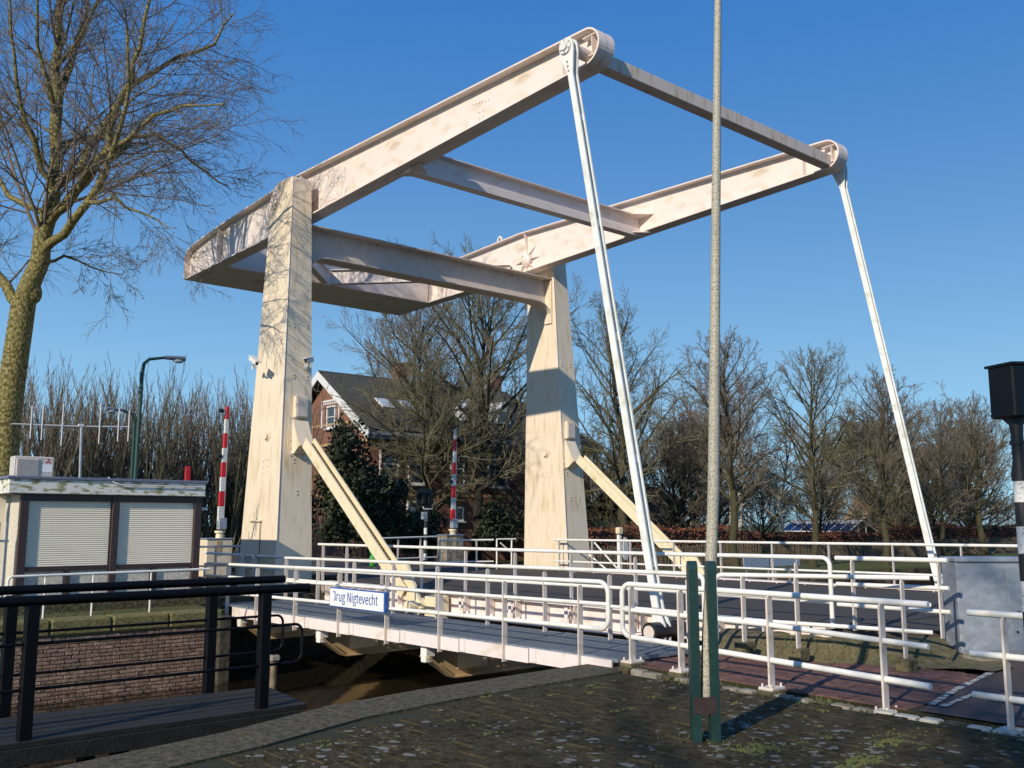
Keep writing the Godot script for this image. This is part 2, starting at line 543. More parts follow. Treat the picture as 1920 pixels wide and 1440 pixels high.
# leafy mass inside an uneven ellipsoid round c
func foliage(mb: MB, c: Vector3, r: Vector3, count: int, size: float, rng: RandomNumberGenerator, flat := 0.0) -> void:
	for i in count:
		var d := Vector3(rng.randfn(), rng.randfn(), rng.randfn()).normalized()
		var lump := 0.78 + 0.22 * sin(d.x * 5.0 + c.x) * cos(d.y * 4.0 + c.y) + 0.16 * sin(d.z * 9.0 + c.z * 2.0)
		var p := c + d * r * lump * pow(rng.randf(), 0.28)
		var x := Vector3(rng.randfn(), rng.randfn() * (1.0 - flat), rng.randfn()).normalized() * size * rng.randf_range(0.5, 1.1)
		var y := x.cross(Vector3(rng.randfn(), rng.randfn(), rng.randfn()).normalized()) * 1.5
		mb.leaf(p, x * 0.5, y * 0.5)


func plane_tree() -> void:
	var o := thing("plane_tree", "tall bare plane tree with mottled yellow-green trunk forking behind the shuttered hut", "tree", V(-5.36, 0.4, -11.5))
	var rng := RandomNumberGenerator.new()
	rng.seed = 77
	# limbs are given relative to a stem that stands at (-4.1, -17) and 1.224 times larger
	var k := 0.8163
	var lead := func(a: Array) -> Array:
		var out := []
		for p in a: out.append(V(-10.3, 1.75, 10.24) + (p - V(-10.3, 1.75, 10.24)) * k)
		return out
	var T: Array = lead.call([V(-4.06, 0.0, -16.96), V(-4.07, 2.83, -16.97), V(-4.11, 4.2, -17), V(-4.05, 5.59, -16.95), V(-3.98, 6.86, -16.89), V(-3.94, 7.6, -16.86)])
	var limbs := [
		[0.27, 0.04, [V(-3.94, 7.51, -16.86), V(-3.66, 8.61, -16.7), V(-3.53, 9.95, -16.67), V(-3.47, 10.79, -16.7), V(-3.5, 12.4, -16.81), V(-3.58, 14.13, -16.96), V(-3.55, 15.58, -17.02), V(-3.58, 17.54, -17.12), V(-3.6, 19.56, -17.23)]],
		[0.16, 0.03, [V(-3.97, 7.35, -16.88), V(-4.26, 8, -17.46), V(-4.53, 8.65, -18.02), V(-5.03, 9.7, -18.78), V(-5.41, 11.31, -19.43), V(-5.72, 13.47, -20.03), V(-5.94, 15.87, -20.55)]],
		[0.15, 0.025, [V(-3.56, 9.68, -16.53), V(-3.28, 10.06, -16.04), V(-2.94, 10.73, -15.5), V(-2.61, 11.54, -14.98), V(-2.61, 12.34, -14.72), V(-2.37, 13.21, -14.27), V(-2.31, 14.01, -13.98), V(-2.2, 15.54, -13.63), V(-2.17, 16.93, -13.36)]],
		[0.13, 0.025, [V(-3.54, 10.65, -16.52), V(-2.9, 11.23, -16.43), V(-2.35, 12.68, -16.43), V(-1.69, 14.02, -16.34), V(-0.61, 15.06, -15.88), V(0.34, 15.64, -15.53), V(0.8, 16.7, -15.4)]],
		[0.10, 0.02, [V(-3.1, 10.57, -15.61), V(-2.83, 11.24, -14.89), V(-2.44, 11.49, -14.06), V(-2.08, 12, -13.27), V(-1.67, 12.08, -12.42), V(-1.06, 11.95, -11.41)]],
		[0.13, 0.025, [V(-3.64, 8.88, -16.6), V(-3.34, 9.21, -15.87), V(-3.06, 9.88, -15.16), V(-2.82, 10.59, -14.49), V(-2.81, 11.05, -14), V(-2.74, 12.03, -13.48), V(-2.86, 13.06, -13.11), V(-3.09, 14.28, -12.83)]],
		[0.08, 0.015, [V(-2.58, 11.2, -15.03), V(-1.99, 12.03, -15.05), V(-1.42, 12.27, -15.09), V(-0.69, 11.94, -14.99), V(0.05, 11.43, -14.88), V(0.68, 11.19, -14.87)]],
		[0.10, 0.02, [V(-3.52, 10.72, -16.5), V(-4, 11.38, -16.38), V(-4.38, 12.1, -16.18), V(-4.73, 13.09, -15.96), V(-5, 14.2, -15.66), V(-5.24, 15.57, -15.33)]],
		[0.09, 0.02, [V(-3.53, 12.61, -16.77), V(-3.13, 14.45, -17.02), V(-2.78, 15.98, -17.31), V(-2.54, 17.74, -17.7), V(-2.3, 19.57, -18.08)]],
		[0.08, 0.02, [V(-3.54, 12.76, -16.78), V(-3.99, 13.79, -16.41), V(-4.33, 14.86, -15.96), V(-4.53, 16.03, -15.39)]],
		[0.06, 0.015, [V(-3.61, 14.07, -16.83), V(-3.3, 14.69, -15.78), V(-3.01, 15.88, -14.74), V(-2.6, 17.0, -13.8)]],
		[0.06, 0.012, [V(-3.15, 9.86, -14.86), V(-2.75, 9.83, -13.86), V(-2.35, 9.24, -12.86), V(-2.02, 8.68, -11.92)]],
		[0.05, 0.012, [V(-3.68, 8.52, -16.63), V(-3.06, 8.88, -16.76), V(-2.35, 8.71, -16.81), V(-1.5, 8.62, -16.74)]],
		[0.09, 0.02, [V(-3.5, 9.9, -16.7), V(-4.3, 10.6, -17.9), V(-4.6, 11.9, -19.0), V(-4.2, 13.2, -20.0), V(-3.4, 14.8, -20.6)]],
		[0.08, 0.02, [V(-3.5, 11.6, -16.75), V(-2.9, 12.4, -17.9), V(-1.9, 13.2, -18.9), V(-0.8, 13.6, -19.6), V(0.3, 13.9, -20)]],
	]
	var trunk := MB.new()
	var crown := MB.new()
	trunk.tube([T[0], T[0] + V(0, 0.7, 0)], 0.42, 0.29, 14, false)
	trunk.tube(T, 0.285, 0.245, 16, false)
	for kn in [[5, V(0.15, 0.1, 0.12), 0.17]]:
		trunk.ball(T[kn[0]] + kn[1], V(kn[2], kn[2] * 1.4, kn[2]), 14)
	var opt := {"count": [13, 9, 6], "start": [0.14, 0.15, 0.15], "spread": [0.8, 0.75, 0.7], "lift": [0.05, 0.0, -0.08], "ratio": [0.34, 0.42, 0.5], "up": [0.02, 0.0, -0.01], "wob": 0.2, "thin": 0.0048}
	for l in limbs:
		var raw: Array = lead.call(l[2])
		var pts := []
		for i in raw.size() - 1:  # rounder: a point between each two, pushed aside a little
			pts.append(raw[i])
			pts.append(raw[i].lerp(raw[i + 1], 0.5) + Vector3(rng.randf_range(-0.06, 0.06), rng.randf_range(-0.05, 0.05), rng.randf_range(-0.06, 0.06)))
		pts.append(raw[raw.size() - 1])
		var ln := 0.0
		for i in pts.size() - 1: ln += pts[i].distance_to(pts[i + 1])
		trunk.tube(pts, l[0] * k, l[1] * k, 10 if l[0] > 0.1 else 7, true)
		var o2 := opt.duplicate(true)
		o2.count[0] = int(clampf(ln * 3.2, 11, 36))
		o2.ratio[0] = clampf(3.0 / ln, 0.24, 0.75)
		sprout(crown, pts, l[0] * 0.42 * k, ln, 0, o2, rng)
	part("trunk", trunk, M.plane_bark, o)
	part("crown", crown, M.twig, o)


# ---------------------------------------------------------------- the bridge
const RX := Basis(Vector3(0, 0, 1), Vector3(0, 1, 0), Vector3(-1, 0, 0))  # local x -> world z, local z -> world -x


func side(x: float) -> Transform3D:  # profile given as (z, y) in the plane x
	return Transform3D(RX, V(x, 0, 0))


func bolts(parent: Node, pts: Array, axis: Vector3, r: float, h: float, m: Material) -> void:
	var mb := MB.new()
	mb.disc(Vector3.ZERO, axis, r, h, 6)
	var me := mb.mesh()
	for p in pts: piece("bolt", me, m, parent, Transform3D(Basis(), p))


func leg(o: Node3D, far: bool) -> void:
	var xi := 7.45 if far else -0.05
	var s := 1.0 if far else -1.0
	var xb := xi + s * 0.86
	var xt := xi + s * 0.46
	var x0 := minf(xi, xb)
	var x1 := maxf(xi, xb)
	var t0 := minf(xi, xt)
	var t1 := maxf(xi, xt)
	var mb := MB.new()
	# outline in (z, y) at the foot and at the head; the head is rounded behind
	var zf := [[-8.17, 0.3], [-8.72, 9.42], [-8.78, 9.5], [-9.42, 9.52], [-9.62, 9.46], [-9.72, 9.30], [-9.93, 0.3]]
	var xs := func(y: float) -> Array:
		var f := (y - 0.3) / 9.2
		return [lerpf(x0, t0, f), lerpf(x1, t1, f)]
	var a := []
	var b := []
	for p in zf:
		var w: Array = xs.call(p[1])
		a.append(V(w[0], p[1], p[0]))
		b.append(V(w[1], p[1], p[0]))
	var n := zf.size()
	for i in n:
		var j := (i + 1) % n
		mb.quad(b[i], b[j], a[j], a[i])
	for i in range(1, n - 1):
		mb.tri(a[0], a[i], a[i + 1])
		mb.tri(b[0], b[i + 1], b[i])
	part("leg", mb, M.leg, o)
	# weld seams and the rim along the corner
	var trim := MB.new()
	trim.tube([V(xb if not far else xi, 0.35, -8.165), V(xt if not far else xi, 9.42, -8.725)], 0.012, -1, 6)
	part("corner_bead", trim, M.beam, o)
	var face_x := func(y: float) -> float: return (lerpf(xb, xt, (y - 0.3) / 9.2) if not far else xi) - 0.004
	var cap := MB.new()
	cap.disc(V(face_x.call(3.62), 3.62, -9.0), V(-1, 0, 0), 0.13, 0.02, 24)
	cap.disc(V(face_x.call(3.62) - 0.02, 3.62, -9.0), V(-1, 0, 0), 0.09, 0.05, 20)
	part("round_cover", cap, M.leg, o)
	var spots := []
	for q in [[-0.12, -0.55], [0.0, -0.53], [0.12, -0.52], [-0.1, -0.68], [-0.1, -0.8], [0.1, -0.67], [0.1, -0.79]]: spots.append(V(face_x.call(2.95), 3.62 + q[1], -9.0 + q[0]))
	bolts(o, spots, V(-1, 0, 0), 0.016, 0.012, M.leg)
	var zfront := func(y: float) -> float: return lerpf(-8.17, -8.72, (y - 0.3) / 9.12) + 0.003
	# switch box and hood of the rack on the front face
	var cx := -0.36 if not far else 7.70
	var bxm := MB.new()
	bxm.rbox(V(cx + 0.02, 4.21, zfront.call(4.21) + 0.06), V(0.32, 0.47, 0.12), 0.015)
	part("switch_box", bxm, M.leg, o)
	var pl := MB.new()
	pl.box(V(cx + 0.02, 4.20, zfront.call(4.2) + 0.125), V(0.24, 0.38, 0.012))
	part("box_lid", pl, M.grimy, o)
	var hood := MB.new()
	hood.prism([Vector2(zfront.call(3.9), 3.92), Vector2(zfront.call(3.9) + 0.06, 3.92), Vector2(zfront.call(3.5) + 0.34, 3.36), Vector2(zfront.call(3.2) + 0.10, 3.20), Vector2(zfront.call(3.2), 3.20)], side(cx + 0.19), 0.36)
	part("rack_hood", hood, M.leg, o)
	var hp := MB.new()
	hp.box(V(cx - 0.22, 3.55, zfront.call(3.55) + 0.008), V(0.09, 0.85, 0.012))
	part("hood_flange", hp, M.leg, o)
	var fb := []
	for i in 6: fb.append(V(cx - 0.235, 3.18 + i * 0.15, zfront.call(3.2 + i * 0.15) + 0.014))
	for y in [6.0, 4.85, 3.02, 2.35]:
		for dx in [0.0, 0.16]:
			for dy in [0.0, 0.07]: fb.append(V(cx - 0.13 + dx * 2.0 - (0.0 if y > 2.5 else -0.08), y + dy, zfront.call(y + dy)))
	bolts(o, fb, V(0, 0, 1), 0.016, 0.014, M.leg)
	if not far:
		var d := MB.new()
		d.box(V(face_x.call(1.78) - 0.02, 1.785, -9.22), V(0.05, 0.03, 0.56))
		part("door_drip", d, M.leg, o)
		var g := MB.new()
		g.box(V(face_x.call(1.1) + 0.002, 1.1, -8.98), V(0.01, 1.34, 0.014))
		part("door_gap", g, M.brown_frame, o)
		var boss := MB.new()
		boss.disc(V(face_x.call(9.1), 9.10, -9.5), V(-1, 0, 0), 0.21, 0.03, 24)
		part("axle_cover", boss, M.beam, o)
		var bb := []
		for i in 6: bb.append(V(face_x.call(9.1) - 0.03, 9.10 + 0.14 * sin(TAU * i / 6), -9.5 + 0.14 * cos(TAU * i / 6)))
		bolts(o, bb, V(-1, 0, 0), 0.03, 0.025, M.grimy)


func portal() -> void:
	var o := thing("bridge_portal", "cream steel portal of two tapered legs joined by an arched crossbeam", "bridge portal", V(3.7, 0.3, -9.0))
	leg(o, false)
	leg(o, true)
	# crossbeam: arched web, flanges above and below
	var low := []
	low.append(Vector2(-0.05, 7.30))
	for i in range(0, 9):
		var a := PI * 0.5 * i / 8
		low.append(Vector2(0.52 - 0.52 * cos(a) - 0.03, 7.30 + 0.44 * sin(a)))
	for i in 9:
		var a := PI * 0.5 * i / 8
		low.append(Vector2(6.915 + 0.52 * sin(a), 7.30 + 0.44 * cos(a)))
	var poly := [Vector2(-0.04, 8.42), Vector2(-0.04, 7.28)]
	poly.append_array(low.slice(2))
	poly.append(Vector2(7.44, 7.28))
	poly.append(Vector2(7.44, 8.42))
	var web := MB.new()
	web.prism(poly, Transform3D(Basis(), V(0, 0, -9.0)), 0.03)
	var cb := part("crossbeam", web, M.grimy, o)
	var top := MB.new()
	top.box(V(3.7, 8.435, -9.0), V(7.49, 0.03, 0.56))
	part("top_flange", top, M.grimy, cb)
	var r := []
	for p in low: r.append(V(p.x, p.y, -9.24))
	var fl := MB.new()
	fl.ribbon(r, V(0, 0, 1), 0.5, 0.025)
	part("bottom_flange", fl, M.grimy, cb)
	for x in [-0.02, 7.42]:
		var p := MB.new()
		p.box(V(x, 7.78, -8.86), V(0.03, 1.2, 0.28))
		part("end_plate", p, M.leg, cb)
	var bp := []
	for i in 9: bp.append(V(7.405, 7.28 + i * 0.11, -8.80 + (0.05 if i % 2 else 0.0)))
	bolts(o, bp, V(-1, 0, 0), 0.018, 0.014, M.grimy)


func beam_outline() -> Array:
	var p := [V(0, 8.60, -16.12), V(0, 8.72, -16.18), V(0, 9.18, -16.19), V(0, 9.34, -16.12), V(0, 9.46, -15.95), V(0, 9.53, -15.6), V(0, 9.60, -14.9), V(0, 9.69, -13.6), V(0, 9.86, -9.62), V(0, 9.602, -0.02)]
	for i in range(1, 16):
		var a := PI * 0.5 - PI * i / 16
		p.append(V(0, 9.285 + 0.316 * sin(a), 0.02 + 0.33 * cos(a)))
	p.append(V(0, 8.97, -0.02))
	p.append(V(0, 8.70, -8.9))
	p.append(V(0, 8.635, -10.9))
	p.append(V(0, 8.60, -16.12))
	return p


func frame() -> void:
	var o := thing("balance_frame", "tilting frame of two pinkish white balance beams with cross ties and ballast box", "balance frame", V(3.68, 8.6, -9.45))
	for far in [false, true]:
		var x := 7.0 if far else 0.0
		var out := beam_outline()
		var fp := []
		var poly := []
		for p in out:
			fp.append(p + V(x, 0, 0))
			poly.append(Vector2(p.z, p.y))
		poly.pop_back()
		var web := MB.new()
		web.prism(poly, side(x + 0.19), 0.02)
		var bm := part("balance_beam", web, M.beam, o)
		fp.reverse()
		var fl := MB.new()
		fl.ribbon(fp, V(1, 0, 0), 0.36, -0.03)
		part("flange", fl, M.beam, bm)
		# stiffeners on the near side of the web
		for z in [-0.52, -14.0]:
			var st := MB.new()
			var y0: float = 8.97 + 0.0308 * z if z > -9.0 else 8.63
			var y1: float = 9.6 - 0.03 * z if z > -9.0 else 9.66
			st.box(V(x + 0.10, (y0 + y1) * 0.5, z), V(0.14, y1 - y0 - 0.03, 0.02))
			part("stiffener", st, M.beam, bm)
		var eye := MB.new()
		eye.ribbon([V(x + 0.16, 9.80, -10.78), V(x + 0.16, 9.98, -10.76), V(x + 0.16, 10.06, -10.66), V(x + 0.16, 9.99, -10.56), V(x + 0.16, 9.80, -10.54)], V(1, 0, 0), 0.05, 0.05)
		part("lifting_eye", eye, M.beam, bm)
		# star of ribs round the axle
		var hub := MB.new()
		hub.disc(V(x + 0.17, 9.05, -9.42), V(-1, 0, 0), 0.22, 0.08, 24, 0.17)
		hub.ball(V(x + 0.09, 9.05, -9.42), V(0.05, 0.15, 0.15), 16)
		part("axle_hub", hub, M.beam, bm)
		for k in 8:
			var a := TAU * k / 8 + 0.05
			if k == 2: continue
			var d := V(0, sin(a), cos(a))
			var c := V(x + 0.17, 9.05, -9.42)
			var rib := MB.new()
			var w := V(0, -d.z, d.y) * 0.008
			var q0 := c + d * 0.2
			var q1 := c + d * 0.52
			var h := V(-0.10, 0, 0)
			rib.hexa([q0 + w, q0 + w + h, q0 - w + h, q0 - w, q1 + w, q1 + w + h * 0.1, q1 - w + h * 0.1, q1 - w])
			part("rib", rib, M.beam, bm)
		var tri := MB.new()
		tri.hexa([V(x + 0.17, 9.28, -9.41), V(x + 0.15, 9.28, -9.41), V(x + 0.15, 9.28, -9.43), V(x + 0.17, 9.28, -9.43), V(x + 0.17, 9.83, -9.41), V(x + 0.01, 9.83, -9.41), V(x + 0.01, 9.83, -9.43), V(x + 0.17, 9.83, -9.43)])
		part("rib", tri, M.beam, bm)
		# plates in the rounded tip
		for q in [[9.12, -0.34], [9.46, -0.2]]:
			var e := MB.new()
			e.box(V(x + 0.10, q[0], 0.10), V(0.14, 0.015, 0.3))
			part("tip_plate", e, M.beam, bm)
		var e2 := MB.new()
		e2.box(V(x + 0.10, 9.28, 0.16), V(0.14, 0.3, 0.015))
		part("tip_plate", e2, M.beam, bm)
		var pin := MB.new()
		pin.disc(V(x + (-0.30 if not far else 0.66), 9.17, 0.0), V(1, 0, 0), 0.10, 0.60 if not far else -0.45, 20)
		part("tip_pin", pin, M.beam, bm)
		if not far:
			var bb := []
			for i in 6: bb.append(V(0.168, 9.42 - i * 0.012 - 0.0, -3.05 + i * 0.09))
			for i in 3:
				for j in 2: bb.append(V(0.168, 9.2 - i * 0.11, -2.86 + j * 0.11))
			bolts(o, bb, V(-1, 0, 0), 0.012, 0.012, M.grimy)
		var tb := []
		for i in 5: tb.append(V(x + 0.09 + (0.03 if i % 2 else -0.03), 8.75 + i * 0.18, -13.985))
		bolts(o, tb, V(0, 0, 1), 0.018, 0.012, M.grimy)
	# tie between the tips
	var t := MB.new()
	t.rbox(V(3.68, 9.137, 0.03), V(7.0, 0.235, 0.24), 0.01)
	part("tip_tie", t, M.grimy, o)
	# tie in the middle
	var mt := MB.new()
	mt.box(V(3.68, 8.815, -5.22), V(6.98, 0.17, 0.24))
	mt.box(V(3.68, 9.07, -5.24), V(6.96, 0.34, 0.025))
	mt.box(V(3.68, 9.247, -5.23), V(6.98, 0.022, 0.28))
	part("middle_tie", mt, M.beam, o)
	for x in [0.20, 7.16]:
		var s: float = 1.0 if x < 1.0 else -1.0
		for y in [8.80, 9.262]:
			for f in [-1.0, 1.0]:
				var g := MB.new()
				g.prism([Vector2(x, -5.22 + f * 0.11), Vector2(x + s * 0.42, -5.22 + f * 0.11), Vector2(x, -5.22 + f * 0.46)], Transform3D(Basis(V(1, 0, 0), V(0, 0, 1), V(0, -1, 0)), V(0, y, 0)), 0.02)
				part("gusset", g, M.beam, o)
	# ballast box and the crossed braces before it
	var bal := MB.new()
	bal.rbox(V(3.68, 9.02, -15.04), V(6.62, 0.86, 2.18), 0.02)
	part("ballast_box", bal, M.beam, o)
	for q in [[V(3.5, -0.1, -13.95), V(7.1, -0.1, -10.1)], [V(3.3, -0.1, -13.95), V(0.3, -0.1, -10.7)]]:
		var d: Vector3 = q[1] - q[0]
		var ln := d.length()
		var b := Basis(d.normalized(), Vector3.UP, d.normalized().cross(Vector3.UP))
		var c: Vector3 = (q[0] + q[1]) * 0.5
		var br := MB.new()
		var up := 0.0 if q[1].x > 1.0 else 0.01
		br.box(c + V(0, 8.93 + up, 0), V(ln, 0.40 - up * 2.0, 0.025), b)
		br.box(c + V(0, 8.73 + up, 0), V(ln, 0.022, 0.2), b)
		br.box(c + V(0, 9.14 - up, 0), V(ln, 0.022, 0.2), b)
		part("diagonal_brace", br, M.beam, o)


func hangers() -> void:
	for far in [false, true]:
		var x := 7.48 if far else -0.42
		var a := V(x, 9.17, 0.0)
		var b := V(x, 0.33, 1.66)
		var o := thing("hanger_rod", "white double flat hanger rod from " + ("farther right beam tip down past the distant rails" if far else "nearer beam tip down to black pin in front girder"), "hanger rod", b)
		var d := (b - a).normalized()
		var n := d.cross(V(1, 0, 0)).normalized()
		var B := Basis(V(1, 0, 0), d, V(1, 0, 0).cross(d))
		var len := a.distance_to(b)
		for k in 2:
			var xo := 0.03 + 0.10 * k
			var st := MB.new()
			var shape := []  # in (across, along)
			for i in 13:
				var an := PI + PI * i / 12
				shape.append(Vector2(0.15 * cos(an), 0.15 * sin(an)))
			shape.append_array([Vector2(0.145, 0.12), Vector2(0.055, 0.50), Vector2(0.055, len - 0.30), Vector2(0.12, len - 0.06), Vector2(0.08, len + 0.14), Vector2(-0.08, len + 0.14), Vector2(-0.12, len - 0.06), Vector2(-0.055, len - 0.30), Vector2(-0.055, 0.50), Vector2(-0.145, 0.12)])
			st.prism(shape, Transform3D(Basis(n, d, n.cross(d)), a + V(xo, 0, 0)), -0.025 if n.cross(d).x < 0.0 else 0.025)
			part("flat_bar", st, M.hanger, o)
		for f in [0.14, 0.34, 0.54, 0.74, 0.9]:
			var sp := MB.new()
			sp.box(a.lerp(b, f) + V(0.092, 0, 0), V(0.07, 0.12, 0.06), B)
			part("spacer", sp, M.hanger, o)
		var cap := MB.new()
		cap.disc(a + V(0.03, 0, 0), V(-1, 0, 0), 0.125, 0.03, 24)
		cap.disc(a, V(-1, 0, 0), 0.07, 0.03, 20)
		part("pin_cover", cap, M.hanger, o)
		var bb := []
		for i in 6: bb.append(a + V(0.0, 0.10 * sin(TAU * i / 6 + 0.5), 0.10 * cos(TAU * i / 6 + 0.5)))
		for i in 3: bb.append(a + V(0.025, -0.26 - i * 0.08, 0.03 + i * 0.015))
		bolts(o, bb, V(-1, 0, 0), 0.018, 0.014, M.grimy)
		var e := MB.new()
		e.disc(b + V(-0.16, 0, 0), V(1, 0, 0), 0.125, 0.70, 22)
		part("lower_pin", e, M.black, o)
		var ce := MB.new()
		ce.disc(b + V(-0.17, 0, 0), V(1, 0, 0), 0.09, 0.02, 20)
		part("pin_cap", ce, M.post, o)


func racks() -> void:
	for far in [false, true]:
		var x := 7.72 if far else -0.35
		var a := V(x, 3.42, -7.95)
		var b := V(x, 0.52, -4.18)
		var o := thing("rack_strut", "cream toothed rack strut slanting from " + ("right leg down behind the white hanger rod" if far else "left leg down to the walkway by the blue-edged sign"), "rack strut", b)
		var d := (b - a).normalized()
		var n := V(1, 0, 0).cross(d).normalized()
		var B := Basis(V(1, 0, 0), d, V(1, 0, 0).cross(d))
		var c := (a + b) * 0.5
		var ln := a.distance_to(b)
		var w := MB.new()
		w.box(c + V(-0.09, 0, 0), V(0.03, ln, 0.24), B)
		part("side_plate", w, M.rack, o)
		var w2 := MB.new()
		w2.box(c + V(0.10, 0, 0), V(0.03, ln, 0.24), B)
		part("side_plate", w2, M.rack, o)
		var wb := MB.new()
		wb.box(c - n * (0.07 if n.y > 0.0 else -0.07), V(0.15, ln, 0.03), B)
		part("rack_back", wb, M.yellow, o)
		var up := n if n.y > 0.0 else -n
		var tooth := MB.new()
		tooth.box(Vector3.ZERO, V(0.15, 0.045, 0.07), B)
		var tm := tooth.mesh()
		for i in 52: piece("tooth", tm, M.yellow, o, Transform3D(Basis(), a + d * (0.05 + i * ln / 53.0) - up * 0.03))
		var foot := MB.new()
		foot.prism([Vector2(-4.55, 1.0), Vector2(-4.2, 1.02), Vector2(-3.88, 0.52), Vector2(-3.72, 0.28), Vector2(-4.0, 0.22), Vector2(-4.35, 0.55)], side(x + 0.03), 0.06)
		part("foot_plate", foot, M.rack, o)
		var pin := MB.new()
		pin.disc(V(x - 0.22, 0.30, -3.9), V(1, 0, 0), 0.10, 0.6, 18)
		pin.disc(V(x - 0.02, 0.30, -3.9), V(1, 0, 0), 0.15, 0.12, 18)
		part("foot_pin", pin, M.rack, o)
		var bk := MB.new()
		bk.rbox(V(x + 0.22, 0.28, -3.62), V(0.3, 0.42, 0.34), 0.02)
		part("foot_bracket", bk, M.rack, o)


func deck() -> void:
	var o := thing("bridge_leaf", "movable bridge leaf with pale girders, dark road deck and grey grating footway", "bridge deck", V(3.0, 0.2, -2.5))
	var road := MB.new()
	road.box(V(3.68, 0.45, -2.0), V(6.75, 0.10, 11.8))
	part("road_deck", road, M.asphalt, o)
	for x in [0.10, 7.26]:
		var g := MB.new()
		g.prism([Vector2(-7.9, 0.52), Vector2(3.88, 0.52), Vector2(3.88, 0.27), Vector2(1.2, 0.26), Vector2(0.6, 0.20), Vector2(-7.9, 0.16)], side(x + 0.02), 0.04)
		var gi := part("girder", g, M.fascia, o)
		var f := MB.new()
		f.box(V(x, 0.53, -2.0), V(0.3, 0.025, 11.8))
		f.ribbon([V(x - 0.13, 0.15, -7.9), V(x - 0.13, 0.19, 0.6), V(x - 0.13, 0.25, 1.2), V(x - 0.13, 0.255, 3.88)], V(1, 0, 0), 0.26, 0.025)
		part("girder_flange", f, M.fascia, gi)
		var st := MB.new()
		st.box(Vector3.ZERO, V(0.12, 0.26, 0.015))
		var sm := st.mesh()
		for i in 18: piece("stiffener", sm, M.fascia, gi, Transform3D(Basis(), V(x - 0.09, 0.385, -7.6 + i * 0.665)))
		var bm := MB.new()
		bm.box(Vector3.ZERO, V(0.01, 0.22, 0.07))
		var bmm := bm.mesh()
		for i in 9: piece("bolt_plate", bmm, M.fascia, gi, Transform3D(Basis(), V(x - 0.145, 0.37, -6.98 + i * 1.305)))
	# cross girders with sloping cantilever brackets under the footway
	for z in [-7.0, -4.05, -1.1, 1.75]:
		var c := MB.new()
		c.prism([Vector2(-2.2, 0.05), Vector2(-2.2, -0.12), Vector2(-1.75, -0.42), Vector2(8.2, -0.42), Vector2(8.2, 0.05)], Transform3D(Basis(), V(0, 0, z)), 0.03)
		var cg := part("cross_girder", c, M.tan, o)
		var cf := MB.new()
		cf.ribbon([V(-2.2, -0.12, z - 0.1), V(-1.75, -0.43, z - 0.1), V(8.2, -0.43, z - 0.1)], V(0, 0, 1), 0.24, 0.02)
		part("bracket_flange", cf, M.tan, cg)
		var eb := MB.new()
		eb.rbox(V(-2.14, -0.03, z + 0.02), V(0.16, 0.17, 0.14), 0.01)
		eb.rbox(V(-2.16, -0.15, z + 0.02), V(0.12, 0.08, 0.12), 0.01)
		part("bracket_end", eb, M.rail, cg)
		var pl := MB.new()
		pl.box(V(-1.35, -0.22, z + 0.035), V(0.55, 0.22, 0.01))
		part("stiffening_plate", pl, M.rack, cg)
	# fascia of the footway
	for k in 7:
		var z0 := -7.12 + k * 1.392
		var y := 0.175 + (z0 + 7.0) * 0.006
		var fs := MB.new()
		fs.box(V(-2.28, y - 0.075, z0 + 0.69), V(0.025, 0.17, 1.372))
		part("fascia_plate", fs, M.fascia, o)
		var fp := MB.new()
		fp.box(V(-2.30, y - 0.075, z0 + 0.09), V(0.012, 0.15, 0.09))
		part("splice_plate", fp, M.fascia, o)
	# grating: panels with bearing bars along and cross rods
	var bars := MB.new()
	for i in 12: bars.box(V(-0.70 + i * 0.125, 0, 0.575), V(0.008, 0.03, 1.13))
	for i in 37: bars.box(V(-0.01, 0.003, 0.02 + i * 0.0312), V(1.38, 0.026, 0.009))
	for q in [[V(-0.705, 0, 0.575), V(0.01, 0.04, 1.15)], [V(0.68, 0, 0.575), V(0.01, 0.04, 1.15)], [V(0, 0, 0.006), V(1.38, 0.04, 0.012)], [V(0, 0, 1.148), V(1.38, 0.04, 0.012)]]: bars.box(q[0], q[1])
	var gm := bars.mesh()
	for k in 9: piece("grating_panel", gm, M.grate, o, Transform3D(Basis(), V(-1.55, 0.195 + (k * 1.16 - 0.1) * 0.004, -7.75 + k * 1.16)))
	for x in [-1.9, -1.2]:
		var j := MB.new()
		j.box(V(x, 0.09, -2.5), V(0.06, 0.15, 10.2))
		part("joist", j, M.grimy, o)
	var edge := MB.new()
	edge.box(V(-0.84, 0.15, -2.5), V(0.03, 0.16, 10.2))
	part("inner_edge", edge, M.fascia, o)


# ---------------------------------------------------------------- railings
func bend(p: Vector3, a: Vector3, b: Vector3, r: float) -> Array:  # rounded corner at p between directions a (in) and b (out)
	var out := []
	var c := p - a * r + b * r
	for i in 7:
		var t := PI * 0.5 * i / 6
		out.append(c + a * r * sin(t) - b * r * cos(t))
	return out


func flat_post(h: float, w: float, th: float) -> Mesh:  # flat plate with a rounded head, broad side facing along the rail
	var sh := [Vector2(-w * 0.5, 0), Vector2(w * 0.5, 0), Vector2(w * 0.5, h - w * 0.5)]
	for i in range(1, 8):
		var a := PI * i / 8
		sh.append(Vector2(w * 0.5 * cos(a), h - w * 0.5 + w * 0.5 * sin(a)))
	sh.append(Vector2(-w * 0.5, h - w * 0.5))
	var mb := MB.new()
	mb.prism(sh, Transform3D(Basis(), V(0, 0, -th * 0.5)), th)
	return mb.mesh()


func rail_bar(o: Node3D, pts: Array, r := 0.027, m := "rail") -> void:
	var mb := MB.new()
	mb.tube(pts, r, -1, 12)
	part("bar", mb, M[m], o)


